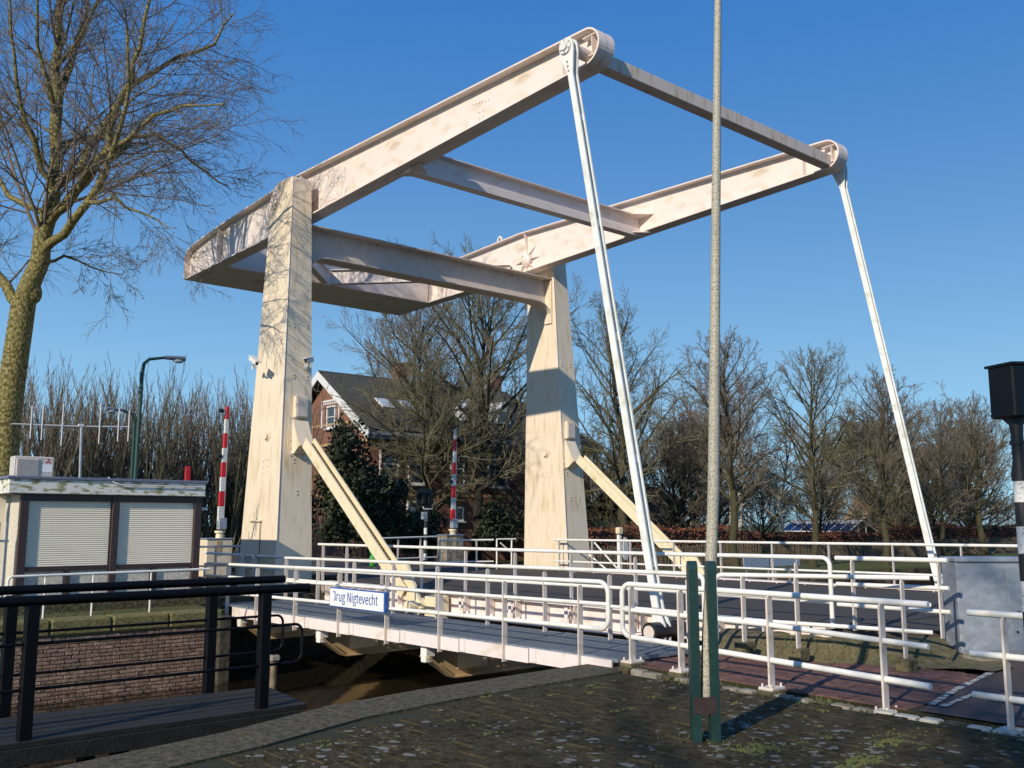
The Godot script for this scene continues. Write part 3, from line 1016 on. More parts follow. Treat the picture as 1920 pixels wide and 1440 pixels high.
func railings() -> void:
	var D := V(0, 0, 1)
	var U := V(0, 1, 0)
	# footway, river side
	var o := thing("bridge_railing", "white tubular railing along the outer edge of the grating footway, carrying the name sign", "railing", V(-2.3, 0.2, -2.5), "bridge railings")
	var ya := func(z: float) -> float: return 1.0 + 0.012 * z + 0.052
	var pts := [V(-2.3, 0.15, -8.42)]
	pts.append_array(bend(V(-2.3, ya.call(-8.42), -8.42), U, D, 0.12))
	pts.append(V(-2.3, ya.call(-3.0), -3.0))
	pts.append_array(bend(V(-2.3, ya.call(2.58), 2.58), D, -U, 0.13))
	pts.append_array(bend(V(-2.3, 0.56, 2.58), -U, -D, 0.13))
	pts.append(V(-2.3, 0.56, 2.13))
	pts.append(V(-2.3, 0.42, -8.42))
	rail_bar(o, pts)
	rail_bar(o, [V(-2.3, 0.84, 2.58), V(-2.3, 0.72, -8.42)], 0.023)
	var pm := flat_post(0.99, 0.075, 0.016)
	for z in [-7.33, -6.1, -4.67, -3.24, -1.89, -0.58, 0.78, 2.13]: piece("post", pm, M.post, o, Transform3D(Basis(), V(-2.3, 0.02 + 0.012 * z, z)))
	# footway, road side
	o = thing("bridge_railing", "white three-bar railing between grating footway and roadway, nearer of the two inner rails", "railing", V(-0.95, 0.2, -2.5), "bridge railings")
	pts = [V(-0.95, 1.045, -7.66), V(-0.95, 1.09, -2.5)]
	pts.append_array(bend(V(-0.95, 1.135, 2.86), D, -U, 0.10))
	pts.append(V(-0.95, 0.45, 2.86))
	rail_bar(o, pts)
	rail_bar(o, [V(-0.95, 0.84, -7.66), V(-0.95, 0.92, 2.86)], 0.023)
	rail_bar(o, [V(-0.95, 0.63, -7.66), V(-0.95, 0.67, 2.86)], 0.023)
	pm = flat_post(0.87, 0.07, 0.016)
	for z in [-7.6, -6.32, -5.02, -3.75, -2.49, -1.21, 0.06, 1.32, 2.62]: piece("post", pm, M.post, o, Transform3D(Basis(), V(-0.95, 0.195 + 0.004 * z, z)))
	o = thing("bank_railing", "short looped railing sections in the shade at the foot of the left leg", "railing", V(-0.95, 0.4, -10), "bank railings")
	for q in [[-11.6, -9.6], [-9.5, -9.05], [-8.95, -7.72]]:
		pts = [V(-0.95, 0.42, q[0])] if q[0] > -10.0 else [V(-0.95, 1.05, q[0])]
		if q[0] > -10.0: pts.append_array(bend(V(-0.95, 1.05, q[0]), U, D, 0.09))
		if q[0] < -8.96:
			pts.append_array(bend(V(-0.95, 1.05, q[1]), D, -U, 0.09))
			pts.append(V(-0.95, 0.42, q[1]))
		else: pts.append(V(-0.95, 1.05, q[1]))
		rail_bar(o, pts)
		rail_bar(o, [V(-0.95, 0.80, q[0]), V(-0.95, 0.80, q[1])], 0.02)
	# road side rails on the girders
	o = thing("bridge_railing", "white road railing bolted to the near girder, ending in a bent-down tube", "railing", V(0.1, 0.5, -2), "bridge railings")
	pts = [V(0.1, 1.29, -8.2), V(0.1, 1.31, 0)]
	pts.append_array(bend(V(0.1, 1.335, 3.91), D, -U, 0.10))
	pts.append(V(0.1, 0.52, 3.91))
	rail_bar(o, pts)
	rail_bar(o, [V(0.1, 0.79, -8.0), V(0.1, 0.82, 3.91)], 0.022)
	pm = flat_post(0.97, 0.06, 0.015)
	for z in [-7.85, -6.9, -5.6, -4.3, -3.0, -1.7, -0.4, 0.9, 2.2, 3.5]: piece("post", pm, M.post, o, Transform3D(Basis(), V(0.02, 0.30, z)))
	o = thing("bridge_railing", "white two-bar railing on the far side of the roadway, running behind the flagpole", "railing", V(7.25, 0.5, -2), "bridge railings")
	rail_bar(o, [V(7.25, 1.30, -8.5), V(7.25, 1.33, -1), V(7.25, 1.36, 5.6)])
	rail_bar(o, [V(7.25, 0.75, -8.5), V(7.25, 0.81, 5.6)], 0.022)
	pm = flat_post(0.82, 0.06, 0.015)
	for z in [-8.3, -7.1, -5.8, -4.45, -3.11, -1.78, -0.45, 0.9, 2.2, 3.5, 4.8]: piece("post", pm, M.post, o, Transform3D(Basis(), V(7.25, 0.5, z)))
	# on the near bank
	o = thing("bank_railing", "white three-bar railing on flat posts bolted down along the red brick path", "railing", V(-2.2, 0.2, 4.4), "bank railings")
	pts = [V(-2.2, 1.06, 6.22), V(-2.2, 1.065, 4.6)]
	pts.append_array(bend(V(-2.2, 1.07, 2.70), -D, -U, 0.12))
	pts.append_array(bend(V(-2.2, 0.50, 2.70), -U, D, 0.12))
	pts.append(V(-2.2, 0.44, 4.6))
	pts.append(V(-2.2, 0.385, 6.2))
	rail_bar(o, pts, 0.029)
	rail_bar(o, [V(-2.2, 0.79, 2.70), V(-2.2, 0.77, 4.6), V(-2.2, 0.71, 6.2)], 0.026)
	for q in [[2.84, 0.25], [3.53, 0.23], [4.63, 0.19], [5.79, 0.14]]:
		var pp := flat_post(1.045 - q[1], 0.085, 0.02)
		piece("post", pp, M.post, o, Transform3D(Basis(), V(-2.2, q[1], q[0])))
		var ft := MB.new()
		ft.rbox(V(-2.2, q[1] - 0.01, q[0]), V(0.22, 0.03, 0.16), 0.006)
		part("foot_plate", ft, M.post, o)
		bolts(o, [V(-2.28, q[1] + 0.005, q[0] + 0.05), V(-2.12, q[1] + 0.005, q[0] + 0.05), V(-2.28, q[1] + 0.005, q[0] - 0.05), V(-2.12, q[1] + 0.005, q[0] - 0.05)], U, 0.012, 0.03, M.post)
		var bl := MB.new()
		bl.rbox(V(-2.2, q[1] - 0.07, q[0]), V(0.24, 0.10, 0.18), 0.01)
		part("foot_block", bl, M.mossy, o)
	o = thing("bank_railing", "white three-bar railing stub at the right edge, before the striped signal post", "railing", V(-2.2, 0.1, 7.4), "bank railings")
	for y in [1.02, 0.695, 0.37]: rail_bar(o, [V(-2.2, y, 6.55), V(-2.2, y, 8.6)], 0.027)
	for z in [6.83, 8.3]: piece("post", flat_post(0.90, 0.085, 0.02), M.post, o, Transform3D(Basis(), V(-2.2, 0.10, z)))
	var f2 := MB.new()
	f2.rbox(V(-2.2, 0.13, 6.83), V(0.22, 0.04, 0.16), 0.008)
	part("foot_plate", f2, M.post, o)
	o = thing("bank_railing", "white three-bar railing on the mossy verge between the path and the grey cabinet", "railing", V(-0.5, 0.35, 4.1), "bank railings")
	var e0 := V(-0.9, 0, 2.99)
	var e1 := V(0.0, 0, 5.16)
	var ed := (e1 - e0).normalized()
	pts = [e0 + V(0, 0.36, 0)]
	pts.append_array(bend(e0 + V(0, 1.137, 0), U, ed, 0.09))
	pts.append(e1 + V(0, 1.155, 0))
	rail_bar(o, pts)
	rail_bar(o, [e0 + V(0, 0.925, 0), e1 + V(0, 0.869, 0)], 0.024)
	rail_bar(o, [e0 + V(0, 0.635, 0), e1 + V(0, 0.582, 0)], 0.024)
	for q in [[0.14, 0.37], [0.40, 0.33], [0.88, 0.29]]:
		var pb := e0.lerp(e1, q[0])
		piece("post", flat_post(1.13 - q[1], 0.07, 0.018), M.post, o, Transform3D(Basis(), pb + V(0, q[1], 0)))
		var fb := MB.new()
		fb.rbox(pb + V(0, q[1] - 0.06, 0), V(0.2, 0.14, 0.16), 0.01)
		part("foot_block", fb, M.mossy, o)
	o = thing("bank_railing", "white railing piece in front of the grey cabinet's left edge with slim flat post", "railing", V(0.1, 0.5, 4.6), "bank railings")
	rail_bar(o, [V(0.1, 1.335, 3.99), V(0.1, 1.345, 5.32)])
	rail_bar(o, [V(0.1, 1.035, 3.99), V(0.1, 1.05, 5.32)], 0.024)
	rail_bar(o, [V(0.1, 0.80, 3.99), V(0.1, 0.80, 5.32)], 0.024)
	for z in [4.2, 5.22]: piece("post", flat_post(0.80, 0.07, 0.016), M.post, o, Transform3D(Basis(), V(0.1, 0.52, z)))
	# far bank
	o = thing("bank_railing", "white far-bank railing between the right barrier's base and the right leg", "railing", V(5.5, 0.4, -10.4), "bank railings")
	rail_bar(o, [V(4.95, 1.28, -10.45), V(6.34, 1.29, -9.9)], 0.024)
	rail_bar(o, [V(4.95, 0.72, -10.45), V(6.34, 0.72, -9.9)], 0.02)
	for p in [V(4.97, 0.4, -10.45), V(5.9, 0.4, -10.08)]: piece("post", flat_post(0.9, 0.05, 0.02), M.post, o, Transform3D(Basis(), p))
	o = thing("bank_railing", "white far-bank railing behind the left rack strut, ending at the barrier box", "railing", V(4.5, 0.4, -12.5), "bank railings")
	rail_bar(o, [V(4.4, 1.30, -13.0), V(7.1, 1.33, -13.5)], 0.024)
	rail_bar(o, [V(3.9, 0.72, -12.9), V(7.1, 0.72, -13.5)], 0.02)
	for x in [4.6, 5.5, 6.4]: piece("post", flat_post(0.93, 0.05, 0.02), M.post, o, Transform3D(Basis(), V(x, 0.4, -13.0 - (x - 4.4) * 0.185)))
	o = thing("bank_railing", "short white railing beside the left barrier base behind the left leg", "railing", V(-0.9, 0.4, -10.5), "bank railings")
	rail_bar(o, [V(-1.9, 1.22, -10.5), V(-0.54, 1.22, -10.5)], 0.024)
	rail_bar(o, [V(-1.6, 0.8, -10.5), V(-0.6, 0.8, -10.5)], 0.02)
	for x in [-1.18, -0.66]: piece("post", flat_post(0.82, 0.05, 0.02), M.post, o, Transform3D(Basis(), V(x, 0.42, -10.48)))
	o = thing("quay_railing", "thin white tube railing on the mossy quay below the hut's shutters", "railing", V(-5, 0.28, -6.1))
	pts = [V(-6.40, 0.3, -6.1)]
	pts.append_array(bend(V(-6.40, 0.93, -6.1), U, V(1, 0, 0), 0.07))
	pts.append(V(-3.2, 0.95, -6.1))
	rail_bar(o, pts, 0.02)
	for x in [-5.87, -5.15, -4.22]:
		var pm2 := MB.new()
		pm2.tube([V(x, 0.24, -6.1), V(x, 0.935, -6.1)], 0.014)
		part("post", pm2, M.rail, o)


# ---------------------------------------------------------------- ground and water
const QX := [-600.0, -13.0, -8.3, -6.9, -5.9, -4.7, -1.75, 600.0]
const QZ := [4.4, 4.4, 3.25, 2.93, 2.57, 2.38, 2.2, 2.2]

func sheet(rows: Array) -> MB:  # rows of points, left to right, each row farther from the viewer
	var mb := MB.new()
	for i in rows.size() - 1:
		for j in rows[i].size() - 1:
			mb.quad(rows[i][j], rows[i][j + 1], rows[i + 1][j + 1], rows[i + 1][j])
	return mb


func ground() -> void:
	var rng := RandomNumberGenerator.new()
	rng.seed = 5
	var w := MB.new()
	w.quad(V(-600, -0.95, 5), V(600, -0.95, 5), V(600, -0.95, -22), V(-600, -0.95, -22))
	struct("water", w, M.water, "dark brown still river water under the bridge")
	var bed := MB.new()
	bed.quad(V(-600, -2.2, 6), V(600, -2.2, 6), V(600, -2.2, -24), V(-600, -2.2, -24))
	struct("river_bed", bed, M.soil)
	# near bank: earth under the paving, and the quay face below
	var ex := QX.duplicate()
	var nrows := []
	for off in [[-2.4, 0.0], [0.09, 0.0], [0.09, 1.0], [0.09, 40.0], [0.09, 600.0]]:
		var row := []
		for k in ex.size(): row.append(V(ex[ex.size() - 1 - k], off[0], QZ[ex.size() - 1 - k] + off[1]))
		nrows.append(row)
	struct("near_ground", sheet(nrows), M.soil)
	# far bank: edge follows the quay, then bends back to a grassy bank on the right
	var xs := [-600.0, -60.0, -20.0, -3.0, -2.99, 9.0, 9.6, 13.0, 20.0, 30.0, 39.0, 46.0, 60.0, 90.0, 150.0, 300.0, 600.0]
	var zs := [-5.8, -5.8, -5.8, -5.8, -7.9, -7.9, -9.4, -12.0, -14.5, -17.2, -19.3, -18.4, -17.8, -17.8, -17.8, -17.8, -17.8]
	var rows := []
	for off in [-0.02, 0.9, 2.2, 5.0, 9.0, 16.0, 40.0, 120.0, 580.0]:
		var row := []
		for i in xs.size():
			var right := smoothstep(9.0, 14.0, xs[i])
			var slope := smoothstep(0.0, 2.2, off)
			var y := lerpf(0.26, lerpf(-1.3, -0.72, slope), right) + rng.randf_range(-0.03, 0.03) * right
			if off > 9.0: y = lerpf(0.26, -0.55, right)
			row.append(V(xs[i], y, zs[i] - off))
		rows.append(row)
	struct("far_ground", sheet(rows), M.grass)
	var ab := MB.new()
	ab.box(V(3.2, -1.0, -9.2), V(12.4, 2.60, 2.7))
	struct("abutment", ab, M.wet_wall)
	var nab := MB.new()
	nab.box(V(3.6, -1.0, 4.9), V(10.5, 2.2, 1.9))
	struct("near_abutment", nab, M.wet_wall)
	# far quay landing beside the footway
	var land := MB.new()
	land.box(V(-2.2, 0.1, -8.45), V(1.9, 0.15, 1.9))
	struct("landing", land, M.red0)
	# road on both banks
	var rd := MB.new()
	rd.hexa([V(2.6, 0, 5.7), V(7.6, 0, 5.7), V(7.6, 0, 3.95), V(0.25, 0, 3.95), V(2.6, 0.43, 5.7), V(7.6, 0.47, 5.7), V(7.6, 0.50, 3.95), V(0.25, 0.50, 3.95)])
	rd.hexa([V(6.5, 0, 40), V(13.0, 0, 40), V(7.6, 0, 5.7), V(2.6, 0, 5.7), V(6.5, 0.40, 40), V(13.0, 0.40, 40), V(7.6, 0.47, 5.7), V(2.6, 0.43, 5.7)])
	rd.hexa([V(-0.2, -0.2, -7.95), V(7.6, -0.2, -7.95), V(7.6, -0.6, -90), V(-0.2, -0.6, -90), V(-0.2, 0.50, -7.95), V(7.6, 0.50, -7.95), V(7.6, 0.32, -90), V(-0.2, 0.32, -90)])
	struct("road", rd, M.asphalt)
	for x in [0.75, 7.0]:
		for z in [[-8.2, -13.0], [-13.2, -20.0]]:
			var kb := MB.new()
			kb.rbox(V(x, 0.53, (z[0] + z[1]) * 0.5), V(0.14, 0.12, absf(z[1] - z[0])), 0.02)
			struct("kerb", kb, M.coping)


func paving() -> void:
	var rng := RandomNumberGenerator.new()
	rng.seed = 11
	# coping slabs along the quay edge
	var cs: Node3D = null
	for i in 7:
		# cut each run of the edge into slabs about one metre long
		var a := V(QX[i + 1], 0, QZ[i + 1])
		var b := V(QX[i + 2], 0, QZ[i + 2]) if i < 6 else V(-1.75, 0, 2.2)
		if i >= 6: break
		var n := int(maxf(1.0, roundf(a.distance_to(b) / 1.15)))
		for k in n:
			var p := a.lerp(b, float(k) / n)
			var q := a.lerp(b, (k + 1.0) / n)
			var d := (q - p).normalized() * 0.006
			var w := V(0, 0, 0.62)
			var top := 0.155 + rng.randf_range(-0.004, 0.004)
			var m := MB.new()
			p += d
			q -= d
			m.hexa([p + w, q + w, q, p, p + w + V(0, top, 0), q + w + V(0, top, 0), q + V(0, top, 0), p + V(0, top, 0)])
			if cs == null: cs = struct("quay_edge", m, M.coping, "mossy concrete quay edge")
			else: part("coping_slab", m, M.coping, cs)
	# mossy pavement of square tiles
	var base := MB.new()
	var poly := [Vector2(-2.42, 16), Vector2(-13, 16)]
	for k in [1, 2, 3, 4, 5]: poly.append(Vector2(QX[k], QZ[k] + 0.6))
	poly.append(Vector2(-2.42, 2.83))
	base.prism(poly, Transform3D(Basis(V(1, 0, 0), V(0, 0, 1), V(0, -1, 0)), V(0, 0.0, 0)), -0.135)
	var pv := struct("pavement", base, M.tile_joint, "dark mossy pavement of square concrete tiles with pale lichen")
	var kinds := []
	for i in 3:
		var t := MB.new()
		t.rbox(Vector3.ZERO, V(0.294, 0.06, 0.294), 0.008 + 0.003 * i)
		kinds.append(t.mesh())
	var spots := []
	for r in 40:
		for c in 31:
			var x := -2.48 - c * 0.302
			var z := 2.92 + r * 0.302
			if r % 2: x += 0.151
			if x > -2.40 or z - 0.16 < edge_z(x) + 0.62: continue
			var d := Vector2(x + 10.3, z - 10.24).length()
			spots.append([d + (0.0 if (x + 10.3) * 0.9 > (z - 10.24) - 1.5 else 50.0), x, z])
	spots = spots.filter(func(s): return s[0] < 50.0 and s[0] > 2.2)
	spots.sort_custom(func(a, b): return a[0] < b[0])
	var rest := MB.new()
	var lich := MB.new()
	for i in spots.size():
		var s: Array = spots[i]
		var k := rng.randi() % 4
		var b := Basis(V(0, 1, 0), rng.randf_range(-0.012, 0.012)) * Basis(V(1, 0, 0), rng.randf_range(-0.015, 0.015)) * Basis(V(0, 0, 1), rng.randf_range(-0.015, 0.015))
		var p := V(s[1], 0.113 + rng.randf_range(-0.006, 0.006), s[2])
		if i < 300: piece("tile", kinds[k % 3], M["tile%d" % k], pv, Transform3D(b, p))
		else: rest.rbox(p, V(0.294, 0.06, 0.294), 0.01, b)
		# lichen: flat pale rosettes, in drifts
		var drift := sin(s[1] * 1.3 + 0.7) * cos(s[2] * 1.1 - 0.4) + 0.5 * sin(s[1] * 3.1 + s[2] * 2.3)
		for j in int(clampf(3.0 + drift * 6.0 + rng.randfn() * 2.0, 0.0, 12.0)):
			var c := V(rng.randf_range(-0.13, 0.13), 0.0312 + j * 0.0001, rng.randf_range(-0.13, 0.13))
			var r := rng.randf_range(0.006, 0.028) if rng.randf() < 0.85 else rng.randf_range(0.025, 0.045)
			var el := rng.randf_range(0.6, 1.5)
			var ring := []
			for t in 9: ring.append(p + b * (c + V(cos(TAU * t / 9), 0, sin(TAU * t / 9) * el) * r * rng.randf_range(0.6, 1.15)))
			var pc := p + b * (c + V(0, 0.001, 0))
			for t in 9: lich.tri(pc, ring[(t + 1) % 9], ring[t])
	var st := part("far_tiles", rest, M.tile0, pv)
	st.set_meta("kind", "stuff")
	var lp := part("lichen", lich, M.lichen, pv)
	lp.set_meta("kind", "stuff")
	# small moss cushions in the joints
	var mo := MB.new()
	for i in 160:
		var x := -2.33 - 0.302 * (rng.randi() % 24) + (rng.randf_range(-0.15, 0.15) if i % 2 else 0.0)
		var z := 2.77 + 0.302 * (rng.randi() % 24) + (0.0 if i % 2 else rng.randf_range(-0.15, 0.15))
		if z < edge_z(x) + 0.65: continue
		for j in 7: mo.ball(V(x + rng.randfn() * 0.035, 0.134, z + rng.randfn() * 0.02), V(rng.randf_range(0.008, 0.024), rng.randf_range(0.012, 0.02), rng.randf_range(0.008, 0.02)), 6)
	for i in 12:  # larger clumps near the flagpole and in front
		var c: Vector3 = [V(-4.3, 0.13, 5.9), V(-5.2, 0.13, 6.9), V(-4.0, 0.13, 6.6), V(-5.9, 0.13, 6.0), V(-3.2, 0.13, 6.4), V(-2.6, 0.13, 7.2)][i % 6]
		for j in 70: mo.ball(c + V(rng.randfn() * 0.15, 0.004, rng.randfn() * 0.07), V(rng.randf_range(0.008, 0.03), rng.randf_range(0.01, 0.02), rng.randf_range(0.008, 0.025)), 6)
	var moss := part("moss", mo, M.moss_cushion)
	tag(moss, "green moss cushions growing in the joints of the dark pavement", "moss")
	moss.set_meta("kind", "stuff")
	# red path
	var pb := MB.new()
	pb.hexa([V(-2.16, -0.1, 9), V(0.9, -0.1, 9), V(-0.4, -0.1, 2.62), V(-2.16, -0.1, 2.62), V(-2.16, 0.12, 9), V(0.9, 0.12, 9), V(-0.4, 0.185, 2.62), V(-2.16, 0.185, 2.62)])
	var pa := struct("path", pb, M.tile_joint, "reddish tiled footpath leading onto the grating footway")
	var rt := MB.new()
	rt.rbox(Vector3.ZERO, V(0.294, 0.05, 0.294), 0.006)
	var rm := rt.mesh()
	for r in 11:
		for c in 8:
			var z := 2.80 + r * 0.30
			var x := -2.0 + c * 0.30
			if x > inner_x(z) + 0.1: continue
			piece("tile", rm, M["red%d" % (rng.randi() % 4)], pa, Transform3D(Basis(V(1, 0, 0), rng.randf_range(-0.01, 0.01)), V(x, path_y(z) - 0.02 + rng.randf_range(-0.004, 0.004), z)))
	# where the path meets the road: dark reddish surface with white lines
	var cr := MB.new()
	cr.tri(V(-2.14, 0.15, 14), V(7.0, 0.44, 14), V(2.7, 0.40, 5.55))
	cr.tri(V(-2.14, 0.15, 14), V(2.7, 0.40, 5.55), V(0.9, 0.172, 5.40))
	cr.tri(V(-2.14, 0.15, 14), V(0.9, 0.172, 5.40), V(-2.14, 0.165, 6.05))
	var cm := mat("crossing", C(0.10, 0.068, 0.06), 0.9, tex["asph"], V(0.8, 0.8, 0.8), tex["bumpf"], 0.5)
	struct("cycle_path", cr, cm, "dark reddish cycle path with worn white lines")
	for q in [[V(-1.85, 0, 6.02), V(-0.9, 0, 5.80), 0.035], [V(-0.9, 0, 5.80), V(0.75, 0, 5.50), 0.035], [V(-1.85, 0, 6.12), V(-0.85, 0, 6.0), 0.03]]:
		for k in 6:
			if rng.randf() < 0.2: continue
			var p: Vector3 = q[0].lerp(q[1], (k + 0.04) / 6.0) + V(0, 0.176, 0)
			var e: Vector3 = q[0].lerp(q[1], (k + rng.randf_range(0.75, 0.97)) / 6.0) + V(0, 0.176, 0)
			var l := MB.new()
			var s: Vector3 = (e - p).cross(V(0, 1, 0)).normalized() * q[2] * rng.randf_range(0.6, 1.1)
			l.quad(p + s, e + s, e - s, p - s)
			struct("painted_line", l, M.white_paint)
	# kerb stones along the path, the last ones painted white
	for i in 32:
		var z := 2.85 + i * 0.2
		var ks := MB.new()
		ks.rbox(V(-2.33 + rng.randf_range(-0.015, 0.015), 0.105 + rng.randf_range(-0.006, 0.006) + 0.03 * smoothstep(4.5, 2.8, z), z), V(rng.randf_range(0.10, 0.14), 0.10, rng.randf_range(0.16, 0.19)), 0.012, Basis(V(0, 1, 0), rng.randf_range(-0.06, 0.06)))
		struct("kerb_stone", ks, M.white_paint if i > 14 and i % 4 != 2 else M.concrete if i % 3 else M.coping)
	# mossy verge rising to the road
	var rows := []
	for r in 16:
		var row := []
		var z := 5.6 - r * 0.2
		var x0 := inner_x(z)
		for q in 6:
			var f := q / 5.0
			var x := lerpf(x0, road_x(z) + 0.06, f)
			var y := path_y(z) + lerpf(-0.03, 0.24, smoothstep(0.0, 0.55, f))
			if z > 4.6: y = lerpf(y, path_y(z) + 0.03, smoothstep(4.6, 5.3, z))
			row.append(V(x + rng.randf_range(-0.02, 0.02), y + rng.randf_range(-0.01, 0.01), z))
		rows.append(row)
	struct("verge", sheet(rows), M.mossy)
	var tuft := MB.new()
	for i in 900:
		var z := rng.randf_range(3.1, 5.3)
		var x := inner_x(z) + absf(rng.randfn()) * 0.25
		var h := rng.randf_range(0.02, 0.05)
		var p := V(x, path_y(z) + lerpf(-0.03, 0.24, smoothstep(0.0, 0.55, (x - inner_x(z)) / (road_x(z) - inner_x(z)))), z)
		var d := V(rng.randfn() * 0.4, 1, rng.randfn() * 0.4).normalized() * h
		mb_blade(tuft, p, d, 0.006, rng)
	for i in 500:
		var c: Vector3 = [V(-4.28, 0.13, 5.6), V(-2.36, 0.14, 5.2), V(-2.4, 0.13, 6.9), V(-2.36, 0.14, 3.8)][i % 4]
		var p := c + V(rng.randfn() * 0.12, 0, rng.randfn() * 0.2)
		mb_blade(tuft, p, V(rng.randfn() * 0.5, 1, rng.randfn() * 0.5).normalized() * rng.randf_range(0.02, 0.06), 0.005, rng)
	var tf := part("grass", tuft, M.grass_blade)
	tag(tf, "tufts of short grass along the kerb, verge and flagpole foot", "grass")
	tf.set_meta("kind", "stuff")


func inner_x(z: float) -> float:  # inner edge of the red path
	return lerpf(-0.95, 0.35, clampf((z - 2.8) / 2.6, 0.0, 1.0))


func road_x(z: float) -> float:  # near edge of the road
	return lerpf(0.25, 2.5, clampf((z - 3.95) / 1.65, 0.0, 1.0))


func path_y(z: float) -> float:
	return lerpf(0.186, 0.15, clampf((z - 2.62) / 4.0, 0.0, 1.0))


func edge_z(x: float) -> float:  # the quay edge
	for i in QX.size() - 1:
		if x <= QX[i + 1]: return lerpf(QZ[i], QZ[i + 1], (x - QX[i]) / (QX[i + 1] - QX[i]))
	return 2.2


func mb_blade(mb: MB, p: Vector3, d: Vector3, w: float, rng: RandomNumberGenerator) -> void:
	var s := V(rng.randfn(), 0, rng.randfn()).normalized() * w
	mb.tri(p - s, p + s, p + d)


func far_quay() -> void:
	var rng := RandomNumberGenerator.new()
	rng.seed = 21
	var base := MB.new()
	base.box(V(-31.5, -0.95, -6.1), V(57.0, 2.3, 0.6))
	var o := thing("quay_wall", "brick quay wall with mossy coping across the water below the hut", "quay wall", V(-6, -1, -5.8))
	part("backing", base, M.mortar, o)
	# brick courses, half lapped; every brick its own piece where the picture shows it
	var bm := []
	for i in 2:
		var b := MB.new()
		b.rbox(Vector3.ZERO, V(0.196 - 0.004 * i, 0.047, 0.05), 0.005)
		bm.append(b.mesh())
	var rest := [MB.new(), MB.new(), MB.new(), MB.new()]
	var n := 0
	var list := []
	for r in 17:
		for c in 29:
			var x := -3.22 - c * 0.207 - (0.103 if r % 2 else 0.0)
			list.append([absf(x + 4.9) + absf(r - 8) * 0.06, x, -0.02 - r * 0.058])
	list.sort_custom(func(a, b): return a[0] < b[0])
	for l in list:
		var k := rng.randi() % 4
		var p := V(l[1] + rng.randf_range(-0.003, 0.003), l[2] + rng.randf_range(-0.002, 0.002), -5.80 + rng.randf_range(-0.006, 0.004))
		if n < 300: piece("brick", bm[n % 2], M["brick%d" % k], o, Transform3D(Basis(V(0, 1, 0), rng.randf_range(-0.012, 0.012)), p))
		else: rest[k].rbox(p, V(0.196, 0.047, 0.05), 0.005)
		n += 1
	for k in 4:
		var s := part("far_bricks", rest[k], M["brick%d" % k], o)
		s.set_meta("kind", "stuff")
	var cop := MB.new()
	for i in 10: cop.rbox(V(-3.55 - i * 0.92, 0.15, -5.98), V(0.91, 0.25, 0.48), 0.03, Basis(V(0, 1, 0), rng.randf_range(-0.01, 0.01)))
	part("coping", cop, M.algae, o)
	var pier := MB.new()
	pier.rbox(V(-3.06, -0.6, -6.0), V(0.22, 1.55, 0.62), 0.02)
	part("corner_stones", pier, M.wet_wall, o)
	# quay top, step and plinth under the hut
	var top := MB.new()
	top.box(V(-16.5, 0.14, -8.2), V(27.0, 0.20, 4.2))
	struct("quay_top", top, M.mossy)
	var step := MB.new()
	step.rbox(V(-4.6, 0.33, -8.9), V(3.9, 0.18, 3.6), 0.02)
	struct("plinth", step, M.coping)
	# guide pile with fender in the river corner
	var pile := thing("mooring_pile", "weathered pale timber pile standing in the dark water beside the quay corner", "pile", V(-2.85, -1.2, -4.3))
	var pm := MB.new()
	pm.tube([V(-2.85, -1.6, -4.3), V(-2.85, -0.35, -4.3)], 0.06, 0.055, 10)
	part("post", pm, M.wood_slat, pile)
	var hd := MB.new()
	hd.rbox(V(-2.85, -0.40, -4.3), V(0.16, 0.10, 0.16), 0.02)
	part("cap", hd, M.concrete, pile)


func jetty() -> void:
	var rng := RandomNumberGenerator.new()
	rng.seed = 31
	var o := thing("jetty", "dark plank jetty along the quay in the left foreground", "jetty", V(-8, -0.1, 0.95))
	for i in 8:
		var p := MB.new()
		p.rbox(V(-8.5 + i * -0.022, -0.03 + rng.randf_range(-0.003, 0.003), 0.41 + i * 0.149), V(6.4, 0.05, 0.142), 0.006)
		part("plank", p, M.plank, o)
	for z in [0.36, 1.53]:
		var e := MB.new()
		e.box(V(-8.65, -0.12, z), V(6.2, 0.13, 0.07))
		part("edge_beam", e, M.plank, o)
	for x in [-5.55, -7.2, -9.4]:
		for z in [0.5, 1.38]:
			var s := MB.new()
			s.tube([V(x, -2.0, z), V(x, -0.08, z)], 0.085, -1, 12)
			part("pile", s, M.dark_steel, o)
	for q in [[1.98, -0.36], [1.98, -0.46]]:
		var t := MB.new()
		t.tube([V(-10.5, q[1], q[0]), V(-5.2, q[1], q[0])], 0.045, -1, 12)
		part("fender_pipe", t, M.dark_steel, o)
	for x in [-5.7, -5.45]:
		var b := MB.new()
		b.box(V(x, -0.4, 1.95), V(0.12, 0.55, 0.12))
		part("fender_post", b, M.dark_steel, o)
	for q in [[1.45, 1.105, "black tube railing along the jetty's nearer side", [-5.91, -8.0, -10.1], -5.44, 0.755, 0.39, -5.5], [0.2, 1.12, "black tube railing along the jetty's river side", [-5.9, -7.86, -9.9], -5.06, 0.725, 0.34, -5.06]]:
		var r := thing("jetty_railing", q[2], "railing", V(-8, 0, q[0]), "jetty railings")
		var z: float = q[0]
		rail_bar(r, [V(-11.0, q[1], z), V(q[4], q[1], z)], 0.042, "dark_steel")
		for x in q[3]:
			var p := MB.new()
			p.rbox(V(x, 0.43, z), V(0.10, 1.28, 0.10), 0.006)
			part("post", p, M.dark_steel, r)
		var pts := [V(-11, q[5], z)]
		pts.append_array(bend(V(q[7], q[5], z), V(1, 0, 0), V(0, -1, 0), 0.08))
		pts.append_array(bend(V(q[7], q[6], z), V(0, -1, 0), V(-1, 0, 0), 0.08))
		pts.append(V(-11, q[6], z))
		rail_bar(r, pts, 0.014, "dark_steel")


